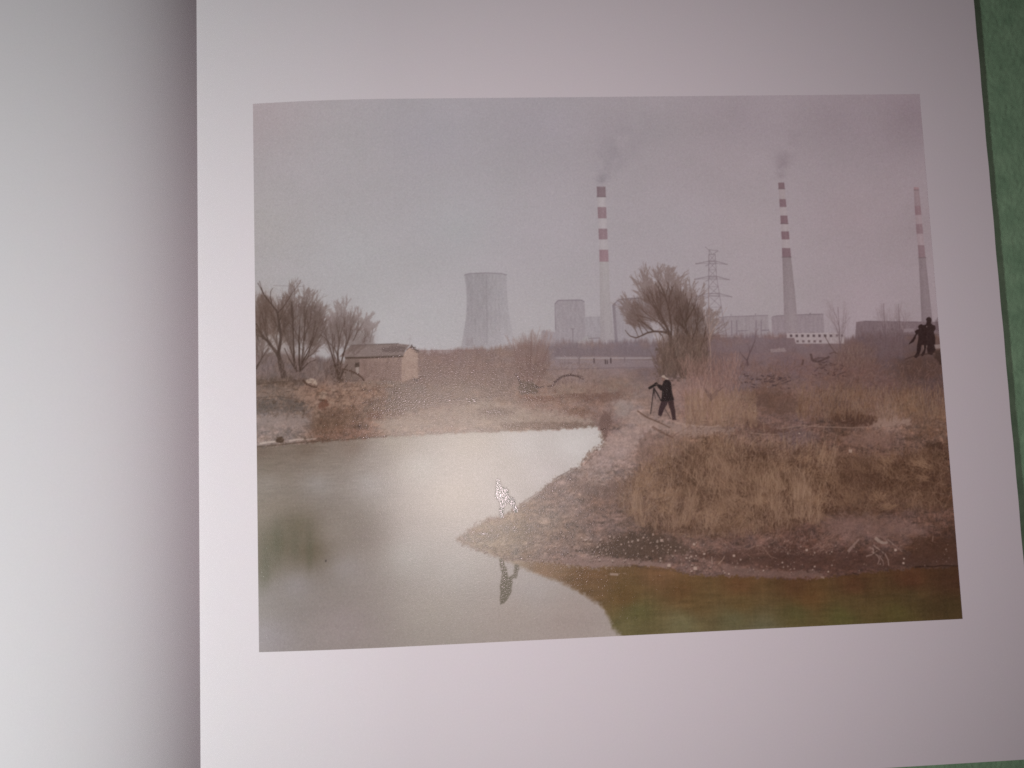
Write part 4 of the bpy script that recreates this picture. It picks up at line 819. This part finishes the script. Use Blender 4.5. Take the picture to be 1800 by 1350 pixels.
    m = poly(z([(575, 215), (600, 180), (640, 190), (665, 225), (640, 270), (605, 262), (580, 240)]), 1); over(m, (122, 96, 88)); lab(m, P1)
    m = poly(z([(570, 165), (590, 135), (640, 125), (690, 190), (740, 205), (735, 235), (690, 225), (650, 195), (600, 180)]), 1); over(m, (166, 148, 138)); lab(m, P1)
    line(z([(430, 345), (480, 350)]), 2, 2, (104, 80, 74), .7)

    P2 = part('person', 'person in dark clothes standing upright at the right edge'); P3 = part('person', 'stooping person in dark clothes holding a long dark bag at the right edge')
    v_ = lambda pts: [(1540 + a / 11.25, 530 + b / 11.25) for a, b in pts]
    dq = (50, 34, 34)
    for pts, cc, i in ((v_([(940, 470), (985, 450), (1000, 400), (985, 350), (1010, 315), (1050, 305), (1085, 325), (1098, 370), (1085, 430), (1120, 462), (1168, 475), (1182, 540), (1140, 600), (1150, 640), (1172, 720), (1168, 900), (1180, 960), (1100, 1060), (1020, 1040), (1000, 900), (1005, 700), (975, 600)]), dq, P2),
                       (v_([(825, 500), (850, 465), (890, 445), (925, 462), (985, 480), (1000, 560), (1000, 700), (1010, 840), (985, 920), (960, 1040), (920, 1085), (880, 1060), (945, 960), (930, 860), (900, 860), (880, 980), (840, 1080), (790, 1120), (745, 1095), (800, 1010), (808, 880), (835, 720), (830, 650), (800, 660), (780, 730), (740, 800), (650, 850), (645, 835), (720, 740), (780, 640), (760, 590), (800, 560), (845, 545)]), (48, 32, 32), P3)):
        m = poly(pts, 1.1); over(m, np.asarray(cc, float) + 3 * fi[..., None], .97); lab(m, i)
    strokes([[1628, 573.5, 1629.5, 575, 1.6, 140, 120, 118], [1623, 607, 1623.5, 614, 1.6, 128, 108, 102], [1629, 607, 1629, 611, 1.5, 128, 108, 102]], .8)
    over(poly(v_([(1160, 400), (1225, 310), (1260, 600), (1170, 560)]), 3), (96, 78, 82), .6)
    line([(1590, 632), (1606, 626), (1630, 622), (1660, 614)], 2, 3, (62, 44, 40), .6); over(poly([(1640, 618), (1662, 616), (1664, 640), (1650, 640)], 3, 2, 57), (54, 38, 34), .6)
    over(poly([(1642, 606), (1656, 605), (1656, 612), (1644, 613)], 1.5), (140, 122, 120), .8)

    P4 = part('person', 'dark figure standing on the spit where the flash glares on the ink')
    for pts in ([(872, 848), (873, 843.5), (875, 841), (878, 844), (879, 850), (882, 856), (890, 858), (894, 862), (893.5, 870), (897, 874), (903, 876), (905.5, 880), (905, 887), (908.5, 892), (910, 900), (905, 901), (902, 892), (897, 886), (891, 884), (886, 890), (885, 900), (884, 910), (879, 910), (878.5, 898), (878, 884), (874, 878), (870, 873), (872, 863), (872, 855)],):
        m = poly(pts, 1.2, .5, 58); over(m, np.array([22, 20, 19]) + 4 * fi[..., None], .98); lab(m, P4)
    RF = part('reflection', 'dark upside-down reflection of the standing figure in the pond')
    for pts in ([(877, 982), (884, 982), (888, 994), (892, 1006), (894, 1014), (899, 1013), (903, 1007), (905, 992), (912, 992), (911, 1004), (909, 1014), (901, 1018), (900, 1030), (899, 1042), (893, 1052), (889, 1059), (880, 1062), (878.5, 1052), (879, 1040), (878, 1031), (881, 1020), (882, 1008), (879, 995)],):
        m = poly(pts, 1.6, .8, 59); over(m, np.array([98, 92, 80]) + 3 * fi[..., None], .93); lab(m, RF)
    strokes([[573, 984, 572.6, 988, 1.6, 52, 44, 48], [720, 920.5, 721, 920.5, 1, 110, 98, 98]], .9)

    # ================================================================ print softness, dot grain, then divide the lamp light out
    out = blur(C, .62)
    rg = np.random.default_rng(77)
    g1 = blur(rg.normal(size=(H, W, 1)), .8) * 2.2; g2 = blur(rg.normal(size=(H, W, 3)), 2.2) * 3.2
    out = out + g1 * 1.7 + g2 * .45
    warm = np.where(LAB == SKY, 0, 1.0) * np.where(LAB == POND, 0, 1.0) * np.clip((PY - 600) / 50, 0, 1)
    warm = blur(warm, 1.5); e = (np.clip((PX - 1060) / 160, 0, 1) * np.clip((PY - 740) / 80, 0, 1))[..., None]
    out = out * (1 - warm[..., None] * ((1 - e) * np.array([.035, .05, .055]) + e * np.array([.07, .10, .115])))
    if PREVIEW: return out, LAB, PARTS
    out = np.clip(out, 6, 255) / 255
    lin = np.where(out <= .04045, out / 12.92, ((out + .055) / 1.055) ** 2.4)
    # the varnish reflects some of the flash round one spot; ink under it is measured without that sheen
    dd = np.hypot(PX - 798, PY - 846); t = np.clip((dd - 90) / 240, 0, 1); t = t * t * (3 - 2 * t)
    k = np.where(LAB == POND, .75 * t, .52) * VEIL / (1 + (dd / 255) ** 2) ** 2
    lin = np.maximum(lin - blur(k, 3.0)[..., None], .3 * lin)
    U = XX / (PW / 2); V_ = YY / (PH / 2)
    basis = [U ** i * V_ ** j for i in range(5) for j in range(5 - i)]
    for k in range(3):
        lin[..., k] *= .85 / sum(c * b for c, b in zip(LIGHT[k], basis))
    return lin, LAB, PARTS
PREVIEW, VEIL = False, .20
#PAINT_END

# ------------------------------------------------------------------ the felt under the book
def cloth_up(x, y):
    return -.0014 - (.1437 - x) * .036
def felt_z(X, Y):
    rs = np.random.default_rng(5)
    w = .00012 * np.sin(X * 41 + Y * 23) + .0001 * np.sin(Y * 67 - X * 31 + 1.3)
    return cloth_up(X, -Y) - .0005 + w + rs.normal(size=X.shape) * .00008
xs = np.concatenate([np.linspace(-.62, .06, 70), np.linspace(.0605, .24, 300), np.linspace(.25, .55, 30)])
ys = np.concatenate([np.linspace(-.45, -.201, 30), np.linspace(-.2, .2, 560), np.linspace(.21, .45, 25)])
felt = link('felt_cloth', grid_mesh('felt_cloth', xs, ys, felt_z), M_FELT)
tag(felt, 'green felt cloth lying under the open photo book', 'cloth')

# ------------------------------------------------------------------ the book
book = bpy.data.objects.new('open_book', None); col.objects.link(book)
tag(book, 'open photo book with a blank left page and a printed landscape photograph opposite', 'book')
LA, LL, LB, LM = .0106, .0145, .0050, .036
def left_up(x):
    d = np.maximum(0, GX + .0005 - x)
    return dip(GX) - .0004 + LA * (1 - np.exp(-d / LL)) + LB * (1 - np.exp(-d / LM))
def wob(y): return .00005 * np.sin(y * 310) + .00004 * np.sin(y * 127 + 1)
yy = np.linspace(-YB, -YT, 140)
u = np.linspace(0, 1, 300)
X, Y = np.meshgrid(u, yy)
Xr = GX + X * (RX + wob(Y) - GX)
v = np.stack([Xr, Y + 0 * X, dip(Xr)], -1).reshape(-1, 3)
def grid_faces(n, m):
    i = (np.arange(m - 1)[:, None] * n + np.arange(n - 1)[None]).ravel()
    return np.stack([i, i + 1, i + n + 1, i + n], -1)
pr = link('page', raw_mesh('right_page', v, grid_faces(300, 140)), M_PAPER, book)
tag(pr, 'right-hand white page with a landscape photograph printed on it')
ul = np.linspace(0, 1, 240) ** 1.6
Xl = GX + .0005 - .2843 * ul[::-1]
X, Y = np.meshgrid(Xl, yy)
v = np.stack([X, Y, left_up(X)], -1).reshape(-1, 3)
pl = link('page', raw_mesh('left_page', v, grid_faces(240, 140)), M_PAPER, book)
tag(pl, 'blank left-hand white page curving down into the gutter')
def slab(name, xs, top, bot, y0, y1, mat):
    n = len(xs)
    t = top(xs); bo = bot(xs)
    v = []
    for y in (y0, y1):
        v += [(x, y, z) for x, z in zip(xs, t)] + [(x, y, z) for x, z in zip(xs, bo)]
    f = []
    for i in range(n - 1):
        f.append((i, i + 1, 2 * n + i + 1, 2 * n + i))                       # top
        f.append((n + i + 1, n + i, 3 * n + i, 3 * n + i + 1))               # bottom
        f.append((n + i, n + i + 1, i + 1, i))                               # side y0
        f.append((2 * n + i, 2 * n + i + 1, 3 * n + i + 1, 3 * n + i))       # side y1
    f.append((0, 2 * n, 3 * n, n)); f.append((n - 1, 2 * n - 1, 4 * n - 1, 3 * n - 1))
    return link(name, raw_mesh(name, np.array(v), np.array(f), False), mat, book)
cb = lambda x: cloth_up(x, 0)
xr = np.linspace(GX + .001, RX - .0004, 60)
slab('page_block', xr, lambda x: dip(x) - .00012, lambda x: np.minimum(cb(x) + .0007, dip(x) - .0005), -YB + .0003, -YT - .0003, M_EDGE)
xl = np.linspace(GX - .2834, GX - .001, 60)
slab('page_block', xl, lambda x: left_up(x) - .00012, lambda x: np.minimum(cb(x) + .0007, left_up(x) - .0005), -YB + .0003, -YT - .0003, M_EDGE)
xc = np.linspace(GX - .2830, RX - .0009, 90)
slab('cover', xc, lambda x: cb(x) + .0006, lambda x: cb(x) + .0001, -YB + .0008, -YT - .0008, M_COVER)

# ------------------------------------------------------------------ the printed picture
NX, NY = (1300, 1019) if not BLANK else (200, 150)
gx = np.linspace(-PW / 2, PW / 2, NX + 1); gy = np.linspace(-PH / 2, PH / 2, NY + 1)
def sheet_vertices():
    X, Y = np.meshgrid(gx, gy)
    return np.stack([X, -Y, dip(X) + .00004], -1).reshape(-1, 3)
if BLANK:
    bl = link('printed_photograph', raw_mesh('p', sheet_vertices(), grid_faces(NX + 1, NY + 1)), M_PAPER, book)
else:
    INK, LAB, PARTS = paint_picture()
    V = sheet_vertices(); F = grid_faces(NX + 1, NY + 1)
    F = F[:, ::-1]
    lin = np.clip(INK.reshape(-1, 3) * 1.045, .003, .86).astype(np.float32)
    rgba = np.concatenate([lin, np.ones((len(lin), 1), np.float32)], 1)
    dens = (np.clip(1 - (lin.mean(1) - .02) / .33, 0, 1) ** 4.5).astype(np.float32)
    flab = LAB[:-1, :-1].ravel()
    def sheet_part(name, idx, parent, label=None):
        f = F[flab == idx]
        if not len(f): return None
        used, inv = np.unique(f, return_inverse=True)
        me = raw_mesh(name, V[used], inv.reshape(-1, 4))
        a = me.attributes.new('ink', 'FLOAT_COLOR', 'POINT'); a.data.foreach_set('color', rgba[used].ravel())
        d = me.attributes.new('ink_gloss', 'FLOAT', 'POINT'); d.data.foreach_set('value', dens[used])
        return tag(link(name, me, M_INK, parent), label)
    sheet = sheet_part('printed_photograph', 0, book, 'printed colour photograph of a hazy power station beyond a pond and dry grass bank')
    for i, (name, label) in PARTS.items():
        sheet_part(name, i, sheet, label)

# ------------------------------------------------------------------ camera, lamps, world
cam = bpy.data.cameras.new('camera'); co = bpy.data.objects.new('camera', cam); col.objects.link(co)
from mathutils import Matrix, Vector
flip = np.diag([1., -1., -1.])
ax = [flip @ RM[0], flip @ -RM[1], flip @ -RM[2]]
pos = flip @ CAMP
co.matrix_world = Matrix([[ax[0][i], ax[1][i], ax[2][i], pos[i]] for i in range(3)] + [[0, 0, 0, 1]])
cam.sensor_width = 36; cam.lens = FPX / 1800 * 36; cam.clip_start = .01; cam.clip_end = 50
sc.camera = co
def lamp(name, typ, loc, power, color, radius):
    l = bpy.data.lights.new(name, typ); l.energy = power; l.color = color; l.shadow_soft_size = radius
    o = bpy.data.objects.new(name, l); o.location = loc; col.objects.link(o)
    return o
def aim(o, target, size):
    o.rotation_euler = (Vector(target) - o.location).to_track_quat('-Z', 'Y').to_euler()
    o.data.spot_size = math.radians(size); o.data.spot_blend = 1.0
aim(lamp('desk_lamp', 'SPOT', (-.50, -.15, .33), 8.7, (.985, .975, .985), .035), (-.205, -.05, 0), 78)
aim(lamp('camera_flash', 'SPOT', (-.0510, -.0412, .334), 1.46, (1.09, .83, .91), .005), (.008, -.022, 0), 78)   # phone flash, brightest on its axis
w = bpy.data.worlds.new('World'); sc.world = w; w.use_nodes = True
bg = w.node_tree.nodes['Background']; bg.inputs[0].default_value = (.030, .015, .021, 1); bg.inputs[1].default_value = 1.0
sc.view_settings.view_transform = 'Standard'; sc.view_settings.look = 'None'; sc.view_settings.exposure = 0
sc.cycles.use_denoising = False
sc.cycles.max_bounces = 6
sc.cycles.pixel_filter_type = 'BLACKMAN_HARRIS'; sc.cycles.filter_width = 1.6
